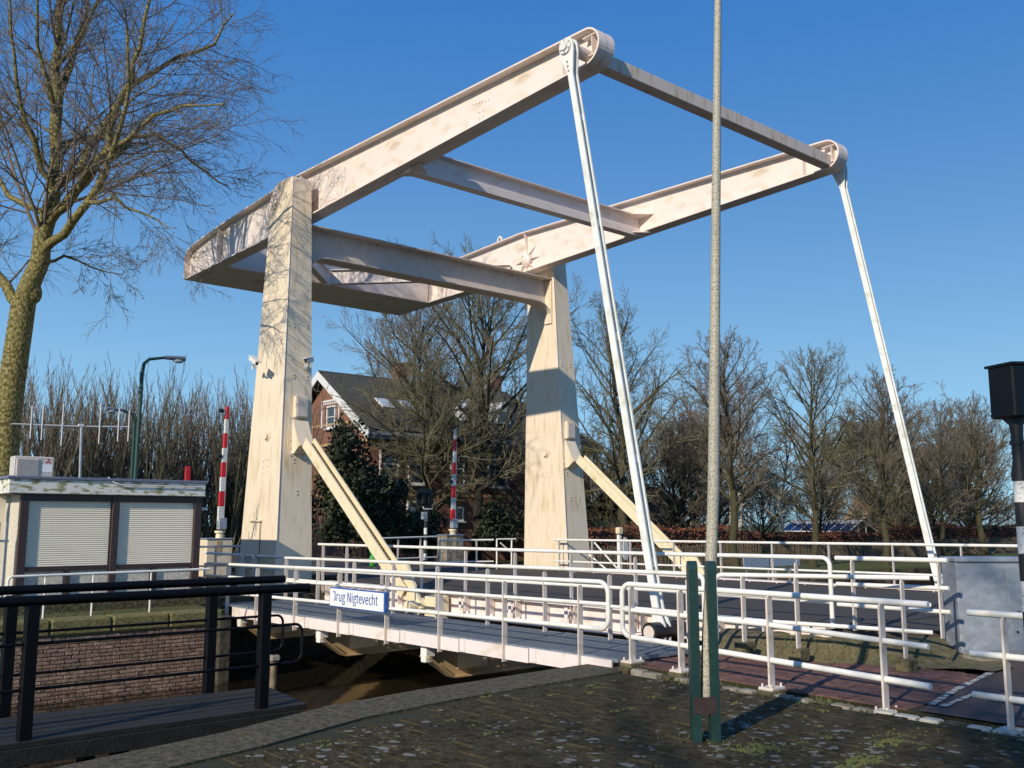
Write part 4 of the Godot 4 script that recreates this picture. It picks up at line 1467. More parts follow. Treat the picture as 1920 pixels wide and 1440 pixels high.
# ---------------------------------------------------------------- hut on the far quay
func hut() -> void:
	var o := thing("hut", "flat-roofed hut with two closed cream roller shutters in dark brown frames", "hut", V(-4.5, 0.42, -8.8))
	var zf := -7.18
	var wl := MB.new()
	wl.box(V(-4.5, 1.33, -8.9), V(3.0, 1.85, 3.4))
	part("wall", wl, M.panel, o)
	var slat := MB.new()
	slat.prism([Vector2(-0.02, -0.0175), Vector2(0.0, -0.0175), Vector2(0.011, -0.009), Vector2(0.013, 0.004), Vector2(0.004, 0.0165), Vector2(-0.02, 0.0165)], Transform3D(RX, V(0.665, 0, 0)), 1.33)
	var sm := slat.mesh()
	for x in [-5.265, -3.775]:
		var b := MB.new()
		b.box(V(x, 1.55, zf - 0.02), V(1.33, 1.12, 0.02))
		var s := part("shutter", b, M.shutter, o)
		for i in 31: piece("slat", sm, M.shutter, s, Transform3D(Basis(), V(x, 1.03 + i * 0.0355, zf + 0.01)))
	# frames
	for q in [[-5.99, 1.33, 0.13, 1.82], [-4.52, 1.33, 0.11, 1.82], [-3.04, 1.33, 0.13, 1.82]]:
		var f := MB.new()
		f.rbox(V(q[0], q[1], zf + 0.03), V(q[2], q[3], 0.10), 0.005)
		part("frame_post", f, M.brown_frame, o)
	for q in [[2.165, 0.12], [0.99, 0.07], [0.48, 0.06]]:
		var f := MB.new()
		f.box(V(-4.515, q[0], zf + 0.025), V(2.86, q[1], 0.075))
		part("frame_rail", f, M.brown_frame, o)
	for x in [-5.62, -4.88, -4.17, -3.42]:
		var p := MB.new()
		p.box(V(x, 0.73, zf + 0.0), V(0.62, 0.42, 0.02))
		part("lower_panel", p, M.panel, o)
	for x in [-5.24, -3.8]:
		var f := MB.new()
		f.box(V(x, 0.73, zf + 0.025), V(0.07, 0.44, 0.07))
		part("frame_post", f, M.brown_frame, o)
	var us := MB.new()
	us.box(V(-4.61, 2.215, -8.85), V(3.2, 0.02, 3.5))
	part("soffit", us, M.brown_frame, o)
	var rf := MB.new()
	rf.rbox(V(-4.61, 2.345, -8.85), V(3.32, 0.24, 3.64), 0.008)
	var fa := part("roof_fascia", rf, M.hut_fascia, o)
	var re := MB.new()
	re.rbox(V(-4.61, 2.485, -8.85), V(3.38, 0.05, 3.70), 0.008)
	part("roof_edge", re, M.roof_edge, fa)
	var cd := MB.new()
	cd.tube([V(-4.7, 2.53, -7.06), V(-4.62, 2.44, -7.0), V(-4.5, 2.40, -7.0), V(-2.98, 2.395, -7.0)], 0.012, -1, 6)
	part("cable_pipe", cd, M.alu, fa)
	var lampb := MB.new()
	lampb.tube([V(-2.97, 2.0, -7.20), V(-2.85, 2.0, -7.16)], 0.03, -1, 10)
	part("wall_lamp", lampb, M.white, o)
	# left neighbour: a shuttered side with pale slats and thin grey gate, cut by the frame
	var sd := MB.new()
	sd.box(V(-6.35, 1.33, -8.0), V(0.55, 1.85, 0.05))
	part("side_wing", sd, M.shutter, o)
	var gate := thing("steel_gate", "grey steel bar gate at the left edge beside the hut", "gate", V(-6.35, 0.4, -7.3))
	for i in 5:
		var b := MB.new()
		b.tube([V(-6.20 - i * 0.10, 0.42, -7.3), V(-6.20 - i * 0.10, 1.75, -7.3)], 0.014, -1, 6)
		part("bar", b, M.galv, gate)
	for y in [0.6, 1.45]:
		var b := MB.new()
		b.box(V(-6.4, y, -7.3), V(0.5, 0.04, 0.03))
		part("rail", b, M.galv, gate)
	# air conditioner
	var a := thing("air_conditioner", "cream outdoor air conditioner on the hut roof with red three-diamond emblem", "air conditioner", V(-5.45, 2.52, -9.0))
	var ab := MB.new()
	ab.rbox(V(-5.45, 2.74, -9.0), V(0.68, 0.42, 0.30), 0.015)
	part("casing", ab, M.aircon, a)
	var gr := MB.new()
	gr.rbox(V(-5.56, 2.74, -8.845), V(0.38, 0.34, 0.02), 0.006)
	var gi := part("grille", gr, M.grimy, a)
	for i in 14:
		var l := MB.new()
		l.box(V(-5.56, 2.59 + i * 0.023, -8.832), V(0.36, 0.008, 0.012))
		part("grille_bar", l, M.aircon, gi)
	var lb := MB.new()
	lb.box(V(-5.22, 2.74, -8.849), V(0.17, 0.14, 0.004))
	part("label", lb, M.sign_white, a)
	for q in [V(0, 0.036, 0), V(-0.031, -0.018, 0), V(0.031, -0.018, 0)]:
		var d := MB.new()
		var c: Vector3 = V(-5.215, 2.865, -8.849) + q * 0.8
		var u: Vector3 = q.normalized()
		var w := V(-u.y, u.x, 0)
		d.prism([Vector2.ZERO + Vector2(u.x, u.y) * 0.026, Vector2(w.x, w.y) * 0.015, -Vector2(u.x, u.y) * 0.026, -Vector2(w.x, w.y) * 0.015], Transform3D(Basis(), c), 0.004)
		part("emblem", d, M.red, a)
	# aerial
	var an := thing("aerial", "long horizontal aerial with six upright rods on a pole above the hut roof", "aerial", V(-4.8, 2.5, -8.3))
	var mast := MB.new()
	mast.tube([V(-4.80, 2.5, -8.3), V(-4.83, 3.52, -8.3)], 0.024, -1, 10)
	part("mast", mast, M.galv, an)
	var bo := MB.new()
	bo.tube([V(-6.0, 3.47, -8.3), V(-4.85, 3.50, -8.3), V(-3.94, 3.55, -8.3)], 0.014, -1, 8)
	bo.rbox(V(-4.84, 3.52, -8.3), V(0.10, 0.05, 0.05), 0.005)
	part("boom", bo, M.alu, an)
	for q in [[-5.69, 3.82, 3.23], [-5.505, 3.84, 3.21], [-5.165, 3.90, 3.13], [-4.51, 3.95, 3.2], [-4.17, 3.89, 3.26], [-3.98, 3.86, 3.27]]:
		var r := MB.new()
		r.tube([V(q[0], q[2], -8.29), V(q[0], q[1], -8.29)], 0.012, -1, 6)
		part("rod", r, M.alu, an)
	var wire := MB.new()
	wire.tube([V(-4.80, 2.9, -8.26), V(-4.74, 2.66, -8.0), V(-4.62, 2.54, -7.6), V(-4.7, 2.53, -7.06)], 0.008, -1, 5)
	part("cable", wire, M.black, an)


# ---------------------------------------------------------------- street furniture
func furniture() -> void:
	# flagpole held between two green posts
	var o := thing("flagpole", "weathered white flagpole with peeling paint, tilted between two green posts", "flagpole", V(-4.3, 0.13, 5.52))
	var m := MB.new()
	m.tube([V(-4.335, 0.36, 5.52), V(-4.29, 0.9, 5.52), V(-4.235, 1.3, 5.52), V(-4.165, 2.0, 5.52)], 0.041, 0.046, 16, false)
	m.tube([V(-4.165, 2.0, 5.52), V(-4.046, 3.9, 5.52), V(-3.927, 5.8, 5.52), V(-3.808, 7.7, 5.52), V(-3.69, 9.6, 5.52)], 0.046, 0.018, 16)
	part("mast", m, M.pole_paint, o)
	var rs := MB.new()
	rs.tube([V(-4.315, 0.95, 5.567), V(-4.26, 1.15, 5.567), V(-4.225, 1.38, 5.567)], 0.012, 0.006, 6)
	part("rust_streak", rs, M.rust, o)
	var sh := []
	for q in [Vector2(0.13, 0), Vector2(1.24, 0)]: pass
	for k in [-1.0, 1.0]:
		var p := MB.new()
		var c := V(-4.34 + k * 0.058, 0, 5.515 + k * 0.052)
		var prof := [Vector2(-0.052, 0.02), Vector2(0.052, 0.02), Vector2(0.052, 1.30)]
		for i in range(1, 8): prof.append(Vector2(0.052 * cos(PI * i / 8), 1.30 + 0.06 * sin(PI * i / 8)))
		prof.append(Vector2(-0.052, 1.30))
		var d := V(0.7587, 0, 0.651)
		p.prism(prof, Transform3D(Basis(d.cross(V(0, 1, 0)) * -1.0, V(0, 1, 0), d * 1.0), V(-4.34, 0.1, 5.515) + d * (k * 0.07 - 0.035)), 0.07)
		part("green_post", p, M.green_paint, o)
	var pl := MB.new()
	pl.box(V(-4.335, 0.40, 5.50), V(0.17, 0.12, 0.14), Basis(V(0, 1, 0), -0.7095))
	part("iron_strap", pl, M.brown_frame, o)
	# striped signal post at the right edge
	var s := thing("signal_post", "black and white striped post with black signal head seen from behind, at right edge", "traffic light", V(-2.78, 0.1, 7.17))
	var x := -2.685
	var z := 7.23
	var rr := 0.052
	var ys := [0.1, 0.42, 0.62, 0.86, 1.1, 1.32, 1.52, 1.72, 1.9, 2.08]
	for i in ys.size() - 1:
		var b := MB.new()
		var r := rr * (1.28 if ys[i] < 0.55 else 1.0)
		b.tube([V(x, ys[i], z), V(x, ys[i + 1], z)], r, r, 20)
		part("band", b, M.black if i % 2 else M.white, s)
	var nk := MB.new()
	nk.tube([V(x, 2.06, z), V(x, 2.12, z)], 0.060, 0.060, 20)
	nk.tube([V(x, 2.12, z), V(x, 2.20, z)], 0.058, 0.046, 20)
	nk.tube([V(x, 2.20, z), V(x, 2.42, z)], 0.044, 0.044, 20)
	nk.tube([V(x, 2.33, z), V(x, 2.36, z)], 0.055, 0.055, 20)
	nk.tube([V(x, 2.415, z), V(x, 2.48, z)], 0.045, 0.05, 20)
	nk.tube([V(x, 2.48, z), V(x, 2.54, z)], 0.05, 0.105, 20)
	part("neck", nk, M.black, s)
	var hd := MB.new()
	hd.rbox(V(x, 2.73, z), V(0.245, 0.40, 0.245), 0.012, Basis(V(0, 1, 0), -0.41))
	part("signal_head", hd, M.signal_black, s)
	var ld := MB.new()
	ld.box(V(x, 2.938, z), V(0.27, 0.02, 0.27), Basis(V(0, 1, 0), -0.41) * Basis(V(0, 0, 1), 0.05))
	part("lid", ld, M.signal_black, s)
	# grey cabinet on a concrete foot
	var dx := V(0.7587, 0, 0.651)
	var dz := V(-0.651, 0, 0.7587)
	var B := Basis(dx, V(0, 1, 0), dz)
	var cc := V(0.75, -0.06, 4.98) + dx * 0.55 - dz * 0.2
	var cb := thing("utility_cabinet", "grey galvanised utility cabinet on concrete plinth behind the striped post", "cabinet", V(cc.x, 0.2, cc.z))
	var bd := MB.new()
	bd.rbox(cc + V(0, 0.85, 0), V(0.84, 1.02, 0.38), 0.008, B)
	part("casing", bd, M.galv, cb)
	for q in [[-0.135, 0.53], [0.275, 0.255]]:
		var dr := MB.new()
		dr.rbox(cc + dx * q[0] + dz * 0.195 + V(0, 0.84, 0), V(q[1], 0.94, 0.012), 0.003, B)
		part("door", dr, M.galv, cb)
	var lid := MB.new()
	lid.rbox(cc + V(0, 1.385, 0), V(0.87, 0.055, 0.44), 0.012, B)
	part("lid", lid, M.galv, cb)
	var ft := MB.new()
	ft.rbox(cc + V(0, 0.24, 0), V(0.80, 0.22, 0.38), 0.01, B)
	part("plinth", ft, M.concrete, cb)
	for q in [[0.26, 0.80], [0.23, 0.58]]:
		var h := MB.new()
		h.disc(cc + dx * q[0] + dz * 0.2 + V(0, q[1], 0), dz, 0.015, 0.006, 10)
		part("lock", h, M.black, cb)
	# name sign
	var sg := thing("name_sign", "white name sign with blue frame reading Brug Nigtevecht on the footway railing", "sign", V(-2.36, 0.58, -2.6))
	var pb := MB.new()
	pb.rbox(V(-2.37, 0.594, -2.59), V(0.06, 0.30, 1.58), 0.006)
	part("frame", pb, M.sign_blue, sg)
	var pw := MB.new()
	pw.box(V(-2.402, 0.594, -2.59), V(0.006, 0.265, 1.53))
	part("face", pw, M.sign_white, sg)
	var tm := TextMesh.new()
	tm.text = "Brug Nigtevecht"
	var f := SystemFont.new()
	f.font_names = PackedStringArray(["Droid Sans"])
	tm.font = f
	tm.font_size = 64
	tm.pixel_size = 0.0029
	tm.depth = 0.004
	var tx := MeshInstance3D.new()
	tx.name = "lettering"
	tx.mesh = tm
	tx.material_override = M.sign_blue
	sg.add_child(tx, true)
	var bb := tm.get_aabb()
	var kx := 1.28 / bb.size.x
	tx.transform = Transform3D(Basis(V(0, 0, 1), V(0, 1, 0), V(-1, 0, 0)).scaled_local(V(kx, 0.205 / bb.size.y, 1)), V(-2.407, 0.594, -2.62) - sg.position)
	tx.position -= tx.basis * V(bb.get_center().x, bb.get_center().y, 0)
	var wr := MB.new()
	wr.prism([Vector2(-3.27, 0.53), Vector2(-3.215, 0.535), Vector2(-3.20, 0.60), Vector2(-3.23, 0.66), Vector2(-3.27, 0.665)], side(-2.4095), 0.003)
	part("worn_patch", wr, M.sign_white, sg)
	for zz in [-3.24, -1.86]:
		var cl := MB.new()
		cl.rbox(V(-2.33, 0.75, zz), V(0.06, 0.09, 0.06), 0.005)
		part("clamp", cl, M.galv, sg)
	# cameras on the left leg
	for q in [[V(-0.98, 5.15, -9.35), V(-1.16, 5.22, -9.0), V(0.10, -0.5, 0.86), "white security camera on the left side of the left leg, tilted down"], [V(-0.20, 5.12, -8.44), V(-0.22, 5.24, -8.28), V(-0.8, -0.22, 0.55), "white security camera on the front of the left leg, aimed left"]]:
		var c := thing("security_camera", q[3], "camera", q[0], "security cameras on the bridge leg")
		var d: Vector3 = q[2].normalized()
		var bx := Basis(d.cross(V(0, 1, 0)).normalized(), d.cross(V(0, 1, 0)).normalized().cross(d), -d)
		var bo := MB.new()
		bo.rbox(q[1], V(0.10, 0.10, 0.30), 0.015, bx)
		part("housing", bo, M.white, c)
		var hood := MB.new()
		hood.box(q[1] + bx.y * 0.06 + d * 0.03, V(0.13, 0.012, 0.36), bx)
		part("sun_shield", hood, M.white, c)
		var ln := MB.new()
		ln.disc(q[1] + d * 0.15, d, 0.035, 0.01, 14)
		part("lens", ln, M.black, c)
		var arm := MB.new()
		arm.tube([q[0], q[0].lerp(q[1], 0.5) + V(0, -0.07, 0), q[1] - bx.y * 0.05], 0.022, -1, 10)
		arm.disc(q[0], V(-1, 0, 0) if q[1].z < -8.8 else V(0, 0, 1), 0.06, 0.03, 14)
		part("arm", arm, M.white, c)


func barriers() -> void:
	for q in [[V(-0.21, 0.45, -12.5), "raised red and white barrier arm left of the left leg", 1.36], [V(7.7, 0.45, -13.5), "raised red and white barrier arm between the legs before the house", 1.37]]:
		var p: Vector3 = q[0]
		var left := p.x < 1.0
		var o := thing("barrier", q[1], "barrier", p, "raised barriers")
		var b := MB.new()
		b.rbox(V(p.x - 0.10, 0.45 + 0.45, p.z), V(0.66, 0.9, 0.5), 0.02)
		part("drive_box", b, M.concrete if not left else M.leg, o)
		var st := MB.new()
		st.box(V(p.x - 0.12, 1.14, p.z + 0.255), V(0.13, 0.34, 0.008))
		part("stain", st, M.tan, o)
		var l := MB.new()
		l.rbox(V(p.x - 0.10, q[2], p.z), V(0.70, 0.03, 0.54), 0.008)
		part("lid", l, M.galv, o)
		var nk := MB.new()
		nk.tube([V(p.x, 1.37, p.z), V(p.x, 1.52, p.z)], 0.10, 0.09, 14)
		nk.tube([V(p.x, 1.50, p.z), V(p.x, 1.55, p.z)], 0.13, 0.13, 14)
		part("neck", nk, M.rack, o)
		var bk := MB.new()
		bk.rbox(V(p.x + 0.04, 1.72, p.z), V(0.20, 0.28, 0.16), 0.01)
		part("arm_holder", bk, M.galv, o)
		for k in 8:
			var w := lerpf(0.15, 0.085, k / 7.0)
			var y0 := 1.78 + k * 0.36
			var hh := 0.36 if k < 7 else 0.32
			var s := MB.new()
			s.rbox(V(p.x + k * 0.008, y0 + hh * 0.5, p.z), V(w, hh - 0.004, 0.07), 0.01)
			var red := (k % 2 == 1) if left else (k % 2 == 0)
			if not left and k == 7: red = false
			part("band", s, M.red if red else M.white, o)
		var ed := MB.new()
		ed.box(V(p.x + 0.085, 3.0, p.z + 0.02), V(0.012, 2.4, 0.03), Basis(V(0, 0, 1), -0.01))
		part("edge_strip", ed, M.alu, o)
		for y in ([4.5, 3.38] if left else [3.0]):
			var lm := MB.new()
			lm.tube([V(p.x - 0.05, y, p.z), V(p.x - 0.16, y, p.z + 0.02)], 0.05, -1, 12)
			part("lamp", lm, M.black, o)
	# a third arm shows above the hut
	var t := thing("barrier", "tip of a red and white barrier arm rising above the hut's right roof corner", "barrier", V(-0.93, 0.45, -12.9), "raised barriers")
	for k in 7:
		var s := MB.new()
		s.rbox(V(-0.93, 0.65 + k * 0.38, -12.9), V(0.13, 0.376, 0.07), 0.01)
		part("band", s, M.red if k % 2 == 0 else M.white, t)
	# signal with round back board between the rack and the barrier
	var g := thing("traffic_signal", "traffic signal with black rounded back board on a thin striped post before the house", "traffic light", V(7.05, 0.45, -13.6))
	var gx := 6.75
	for k in 9:
		var b := MB.new()
		b.tube([V(gx, 0.45 + k * 0.19, -13.6), V(gx, 0.45 + (k + 1) * 0.19, -13.6)], 0.052, -1, 12)
		part("band", b, M.white if k % 2 else M.black, g)
	var bb := MB.new()
	var sh := []
	for i in 20:
		var a := TAU * i / 20
		sh.append(Vector2(0.29 * signf(cos(a)) * pow(absf(cos(a)), 0.6), 0.31 * signf(sin(a)) * pow(absf(sin(a)), 0.6)))
	bb.prism(sh, Transform3D(Basis(), V(gx - 0.04, 2.47, -13.62)), 0.02)
	part("back_board", bb, M.black, g)
	for x in [-0.14, 0.06]:
		var hd := MB.new()
		hd.rbox(V(gx + x, 2.46, -13.54), V(0.15, 0.34, 0.16), 0.02)
		part("lamp_box", hd, M.signal_black, g)
	var br := MB.new()
	br.tube([V(gx - 0.13, 2.22, -13.55), V(gx - 0.13, 2.15, -13.55), V(gx + 0.2, 2.15, -13.55), V(gx + 0.2, 2.30, -13.55)], 0.022, -1, 8)
	part("bracket", br, M.white, g)
	var jb := MB.new()
	jb.rbox(V(gx - 0.10, 1.95, -13.54), V(0.16, 0.22, 0.12), 0.01)
	part("junction_box", jb, M.galv, g)
	# street lamps
	for q in [[V(-1.82, 0.4, -14), [V(-1.82, 0.4, -14), V(-1.78, 5.5, -14), V(-1.74, 5.72, -14), V(-1.62, 5.85, -14), V(-1.2, 5.94, -14)], V(1, 0.04, 0), "dark green street lamp with curved neck and grey lantern behind the hut", 1.0], [V(0.88, 0.3, -22), [V(0.88, 0.3, -22), V(0.88, 5.0, -22), V(0.80, 5.28, -22), V(0.45, 5.42, -22)], V(-1, 0.02, 0), "farther dark green street lamp with lantern pointing left, half hidden by the aerial", 1.0]]:
		var o := thing("street_lamp", q[3], "street lamp", q[0], "street lamps on the far bank")
		var pm := MB.new()
		pm.tube(q[1], 0.055, 0.035, 12)
		part("pole", pm, M.lamp_green, o)
		var e: Vector3 = q[1][q[1].size() - 1]
		var d: Vector3 = q[2]
		var hd := MB.new()
		hd.tube([e - d * 0.02, e + d * 0.1, e + d * 0.2, e + d * 0.46, e + d * 0.5], 0.05, 0.07, 12)
		part("lantern", hd, M.roof_edge, o)
		var gl := MB.new()
		gl.ball(e + d * 0.33 + V(0, -0.06, 0), V(0.15, 0.07, 0.06), 12)
		part("lamp_glass", gl, M.sky_glass, o)
	# post with a box and grey plate beside the right leg
	var wp := thing("measuring_post", "white post with small box on top and grey oval plate beside the right leg", "post", V(8.9, 0.3, -7.7))
	var wm := MB.new()
	wm.box(V(8.9, 0.9, -7.7), V(0.09, 1.1, 0.09))
	part("post", wm, M.rail, wp)
	var wb := MB.new()
	wb.rbox(V(8.88, 1.53, -7.68), V(0.17, 0.18, 0.14), 0.02)
	part("box", wb, M.rack, wp)
	var ws := []
	for i in 16: ws.append(Vector2(0.10 * cos(TAU * i / 16), 0.30 * signf(sin(TAU * i / 16)) * pow(absf(sin(TAU * i / 16)), 0.5)))
	var wo := MB.new()
	wo.prism(ws, Transform3D(Basis(), V(9.08, 1.05, -7.66)), 0.03)
	part("plate", wo, M.alu, wp)
	var st := thing("stay_brace", "white diagonal pipe braces beside the right leg behind the far rail", "brace", V(8.6, 0.4, -8.2))
	for q in [[V(8.45, 1.22, -8.2), V(8.75, 0.5, -7.6)], [V(8.35, 1.25, -8.35), V(8.35, 0.5, -8.35)], [V(8.25, 0.9, -8.2), V(8.5, 0.45, -7.7)]]:
		var b := MB.new()
		b.tube(q, 0.025, -1, 8)
		part("brace", b, M.rail, st)
	var gt := thing("small_gate", "small white tubular gate left of the right leg", "gate", V(6.9, 0.4, -10.0))
	for q in [[V(6.62, 0.45, -10.1), V(6.62, 1.3, -10.1)], [V(7.15, 0.45, -10.1), V(7.15, 1.3, -10.1)], [V(6.62, 1.3, -10.1), V(7.3, 1.3, -10.1)], [V(6.62, 0.6, -10.1), V(7.15, 0.6, -10.1)], [V(6.75, 1.2, -10.1), V(7.1, 0.95, -10.1)]]:
		var b := MB.new()
		b.tube(q, 0.022, -1, 8)
		part("bar", b, M.rail, gt)
	var gb := thing("litter_bag", "bright green bag tied to the far bank railing left of the rack strut", "bag", V(4.15, 0.7, -12.4))
	var gm := MB.new()
	gm.ball(V(4.15, 0.72, -12.4), V(0.12, 0.20, 0.10), 10)
	gm.ball(V(4.13, 1.02, -12.4), V(0.10, 0.16, 0.09), 10)
	part("bag", gm, M.green_bag, gb)


# ---------------------------------------------------------------- buildings on the far bank
func window(o: Node3D, c: Vector3, w: float, h: float, ax: Vector3, sill := true, bars := 1) -> void:  # ax: outward
	var across := V(0, 1, 0).cross(ax)
	var B := Basis(across, V(0, 1, 0), ax)
	var f := MB.new()
	var t := 0.09
	f.box(c + V(0, h * 0.5 - t * 0.5, 0) + ax * 0.04, V(w, t, 0.10), B)
	f.box(c - V(0, h * 0.5 - t * 0.5, 0) + ax * 0.04, V(w, t, 0.10), B)
	for s in [-1.0, 1.0]: f.box(c + across * s * (w * 0.5 - t * 0.5) + ax * 0.045, V(t, h - 2.0 * t, 0.10), B)
	for i in bars: f.box(c + V(0, -h * 0.5 + h * (i + 1.0) / (bars + 1.0), 0) + ax * 0.035, V(w - 2.0 * t, 0.05, 0.06), B)
	var win := part("window", f, M.house_white, o)
	var g := MB.new()
	g.box(c + ax * 0.015, V(w - t, h - t, 0.012), B)
	part("pane", g, M.glass, win)
	if sill:
		var s := MB.new()
		s.rbox(c - V(0, h * 0.5 + 0.05, 0) + ax * 0.10, V(w + 0.24, 0.10, 0.22), 0.01, B)
		part("sill", s, M.house_white, win)


func house() -> void:
	var o := thing("brick_house", "dark brick house with white gable boards and grey tiled roof behind bare trees", "house", V(27.5, -0.5, -41))
	var w := MB.new()
	w.box(V(27.6, 3.1, -41), V(17.6, 7.3, 10.0))
	w.prism([Vector2(-46, 6.74), Vector2(-36, 6.74), Vector2(-41, 10.2)], side(19.1), 0.30)
	part("wall", w, M.house_brick, o)
	for y in [3.35, 6.35]:
		var b := MB.new()
		b.box(V(27.6, y, -35.99), V(17.66, 0.16, 0.05))
		b.box(V(18.79, y, -41), V(0.05, 0.16, 10.06))
		part("stone_band", b, M.house_band, o)
	var gb := MB.new()
	gb.box(V(18.785, 7.55, -41), V(0.03, 0.14, 8.0))
	part("stone_band", gb, M.house_band, o)
	# roof slopes
	var rf := MB.new()
	rf.hexa([V(18.25, 6.75, -35.3), V(36.9, 6.75, -35.3), V(33.2, 10.55, -41), V(18.25, 10.55, -41), V(18.25, 6.9, -35.3), V(36.9, 6.9, -35.3), V(33.2, 10.72, -41), V(18.25, 10.72, -41)])
	rf.hexa([V(18.25, 10.55, -41), V(33.2, 10.55, -41), V(36.9, 6.75, -46.7), V(18.25, 6.75, -46.7), V(18.25, 10.72, -41), V(33.2, 10.72, -41), V(36.9, 6.9, -46.7), V(18.25, 6.9, -46.7)])
	rf.tri(V(36.9, 6.9, -35.3), V(36.9, 6.9, -46.7), V(33.2, 10.72, -41))
	var roof := part("roof", rf, M.roof_tile, o)
	var tl := MB.new()
	var sl := V(0, 3.82, -5.7).normalized()
	var tb := Basis(V(1, 0, 0), sl, V(1, 0, 0).cross(sl))
	for r in 20:
		var c0 := V(0, 6.9, -35.3) + sl * (r * 0.342 + 0.17)
		var xr := 36.9 - 3.7 * (r + 0.5) / 20.0
		var n := int((xr - 18.4) / 0.26)
		for i in n:
			var tilt := Basis(V(1, 0, 0), 0.10)
			tl.box(c0 + V(18.42 + (i + 0.5) * 0.26, 0.05, 0.05), V(0.225, 0.36, 0.045), Basis(V(0, 1, 0), 0.0) * tb * tilt)
	var tp := part("tiles", tl, M.roof_tile, roof)
	tp.set_meta("kind", "stuff")
	var rg := MB.new()
	rg.tube([V(18.25, 10.76, -41), V(33.2, 10.76, -41)], 0.12, -1, 10)
	part("ridge", rg, M.roof_tile, roof)
	for q in [[25.1, 12.0], [33.0, 11.9]]:
		var c := MB.new()
		c.rbox(V(q[0], 11.2, -42.2), V(0.95, 1.7, 0.7), 0.03)
		c.rbox(V(q[0], 12.1, -42.2), V(1.1, 0.16, 0.85), 0.03)
		part("chimney", c, M.house_brick, roof)
	for q in [21.0, 22.6]:
		var s := MB.new()
		var cc := V(q, 6.9, -35.3) + sl * 3.2
		s.box(cc + V(0, 0.11, 0.09), V(0.85, 1.1, 0.08), tb)
		var sk := part("skylight", s, M.house_white, roof)
		var g := MB.new()
		g.box(cc + V(0, 0.15, 0.125), V(0.70, 0.94, 0.04), tb)
		part("pane", g, M.sky_glass, sk)
	for x in [26.4, 29.0]:
		var d := MB.new()
		d.box(V(x, 8.35, -36.9), V(1.1, 0.75, 1.2))
		d.prism([Vector2(-0.75, 0), Vector2(0.75, 0), Vector2(0, 0.65)], Transform3D(Basis(), V(x, 8.72, -37.6)), 1.4)
		var dm := part("dormer", d, M.house_white, roof)
		var g := MB.new()
		g.box(V(x, 8.35, -36.29), V(0.8, 0.55, 0.02))
		part("pane", g, M.glass, dm)
	# white verge boards, gutter and eaves
	for s in [-1.0, 1.0]:
		var v := MB.new()
		v.prism([Vector2(-41, 10.80), Vector2(-41 + s * 5.85, 6.86), Vector2(-41 + s * 5.85, 6.45), Vector2(-41 + s * 5.55, 6.45), Vector2(-41, 10.30)], side(18.26), 0.07)
		part("verge_board", v, M.house_white, o)
	var gt := MB.new()
	gt.box(V(27.6, 6.72, -35.35), V(18.7, 0.22, 0.24))
	gt.box(V(27.6, 6.50, -35.6), V(18.3, 0.20, 0.5))
	part("gutter", gt, M.house_grey, o)
	for y in [8.3]:
		var br := MB.new()
		br.box(V(18.5, 9.0, -38.9), V(0.55, 0.18, 0.18))
		br.box(V(18.5, 9.0, -43.1), V(0.55, 0.18, 0.18))
		part("bracket", br, M.house_white, o)
	for q in [[20.15, 5.05, 1.3, 2.3], [22.05, 5.05, 1.2, 2.2], [25.05, 4.95, 1.05, 1.95], [27.0, 4.95, 1.0, 2.0], [28.45, 4.95, 1.1, 2.05], [31.0, 4.95, 1.1, 2.05], [33.2, 4.95, 1.1, 2.05], [35.2, 4.95, 0.9, 2.05]]:
		window(o, V(q[0], q[1], -36.0), q[2], q[3], V(0, 0, 1), true, 1)
		var lt := MB.new()
		for i in 6: lt.box(V(q[0] - q[2] * 0.4 + i * q[2] * 0.16, q[1] + q[3] * 0.5 + 0.12, -35.96), V(0.07, 0.14, 0.06))
		part("lintel_teeth", lt, M.house_white, o)
	for q in [[21.85, 2.55, 0.9, 0.85], [25.05, 2.25, 0.95, 0.85], [27.0, 2.3, 0.7, 0.75], [31.0, 2.3, 0.9, 0.8]]:
		window(o, V(q[0], q[1], -36.0), q[2], q[3], V(0, 0, 1), true, 0)
	window(o, V(18.8, 8.0, -40.2), 1.0, 1.35, V(-1, 0, 0), true, 1)
	var hd := MB.new()
	hd.box(V(18.78, 9.0, -40.3), V(0.12, 0.10, 2.1))
	hd.box(V(18.78, 8.2, -41.3), V(0.12, 1.6, 0.10))
	hd.box(V(18.78, 8.2, -39.3), V(0.12, 1.6, 0.10))
	for i in 9: hd.box(V(18.78, 8.85, -41.1 + i * 0.2), V(0.08, 0.16, 0.08))
	part("window_surround", hd, M.house_white, o)
	window(o, V(18.8, 5.0, -38.2), 1.2, 2.1, V(-1, 0, 0), true, 1)
	window(o, V(18.8, 5.0, -43.5), 1.2, 2.1, V(-1, 0, 0), true, 1)


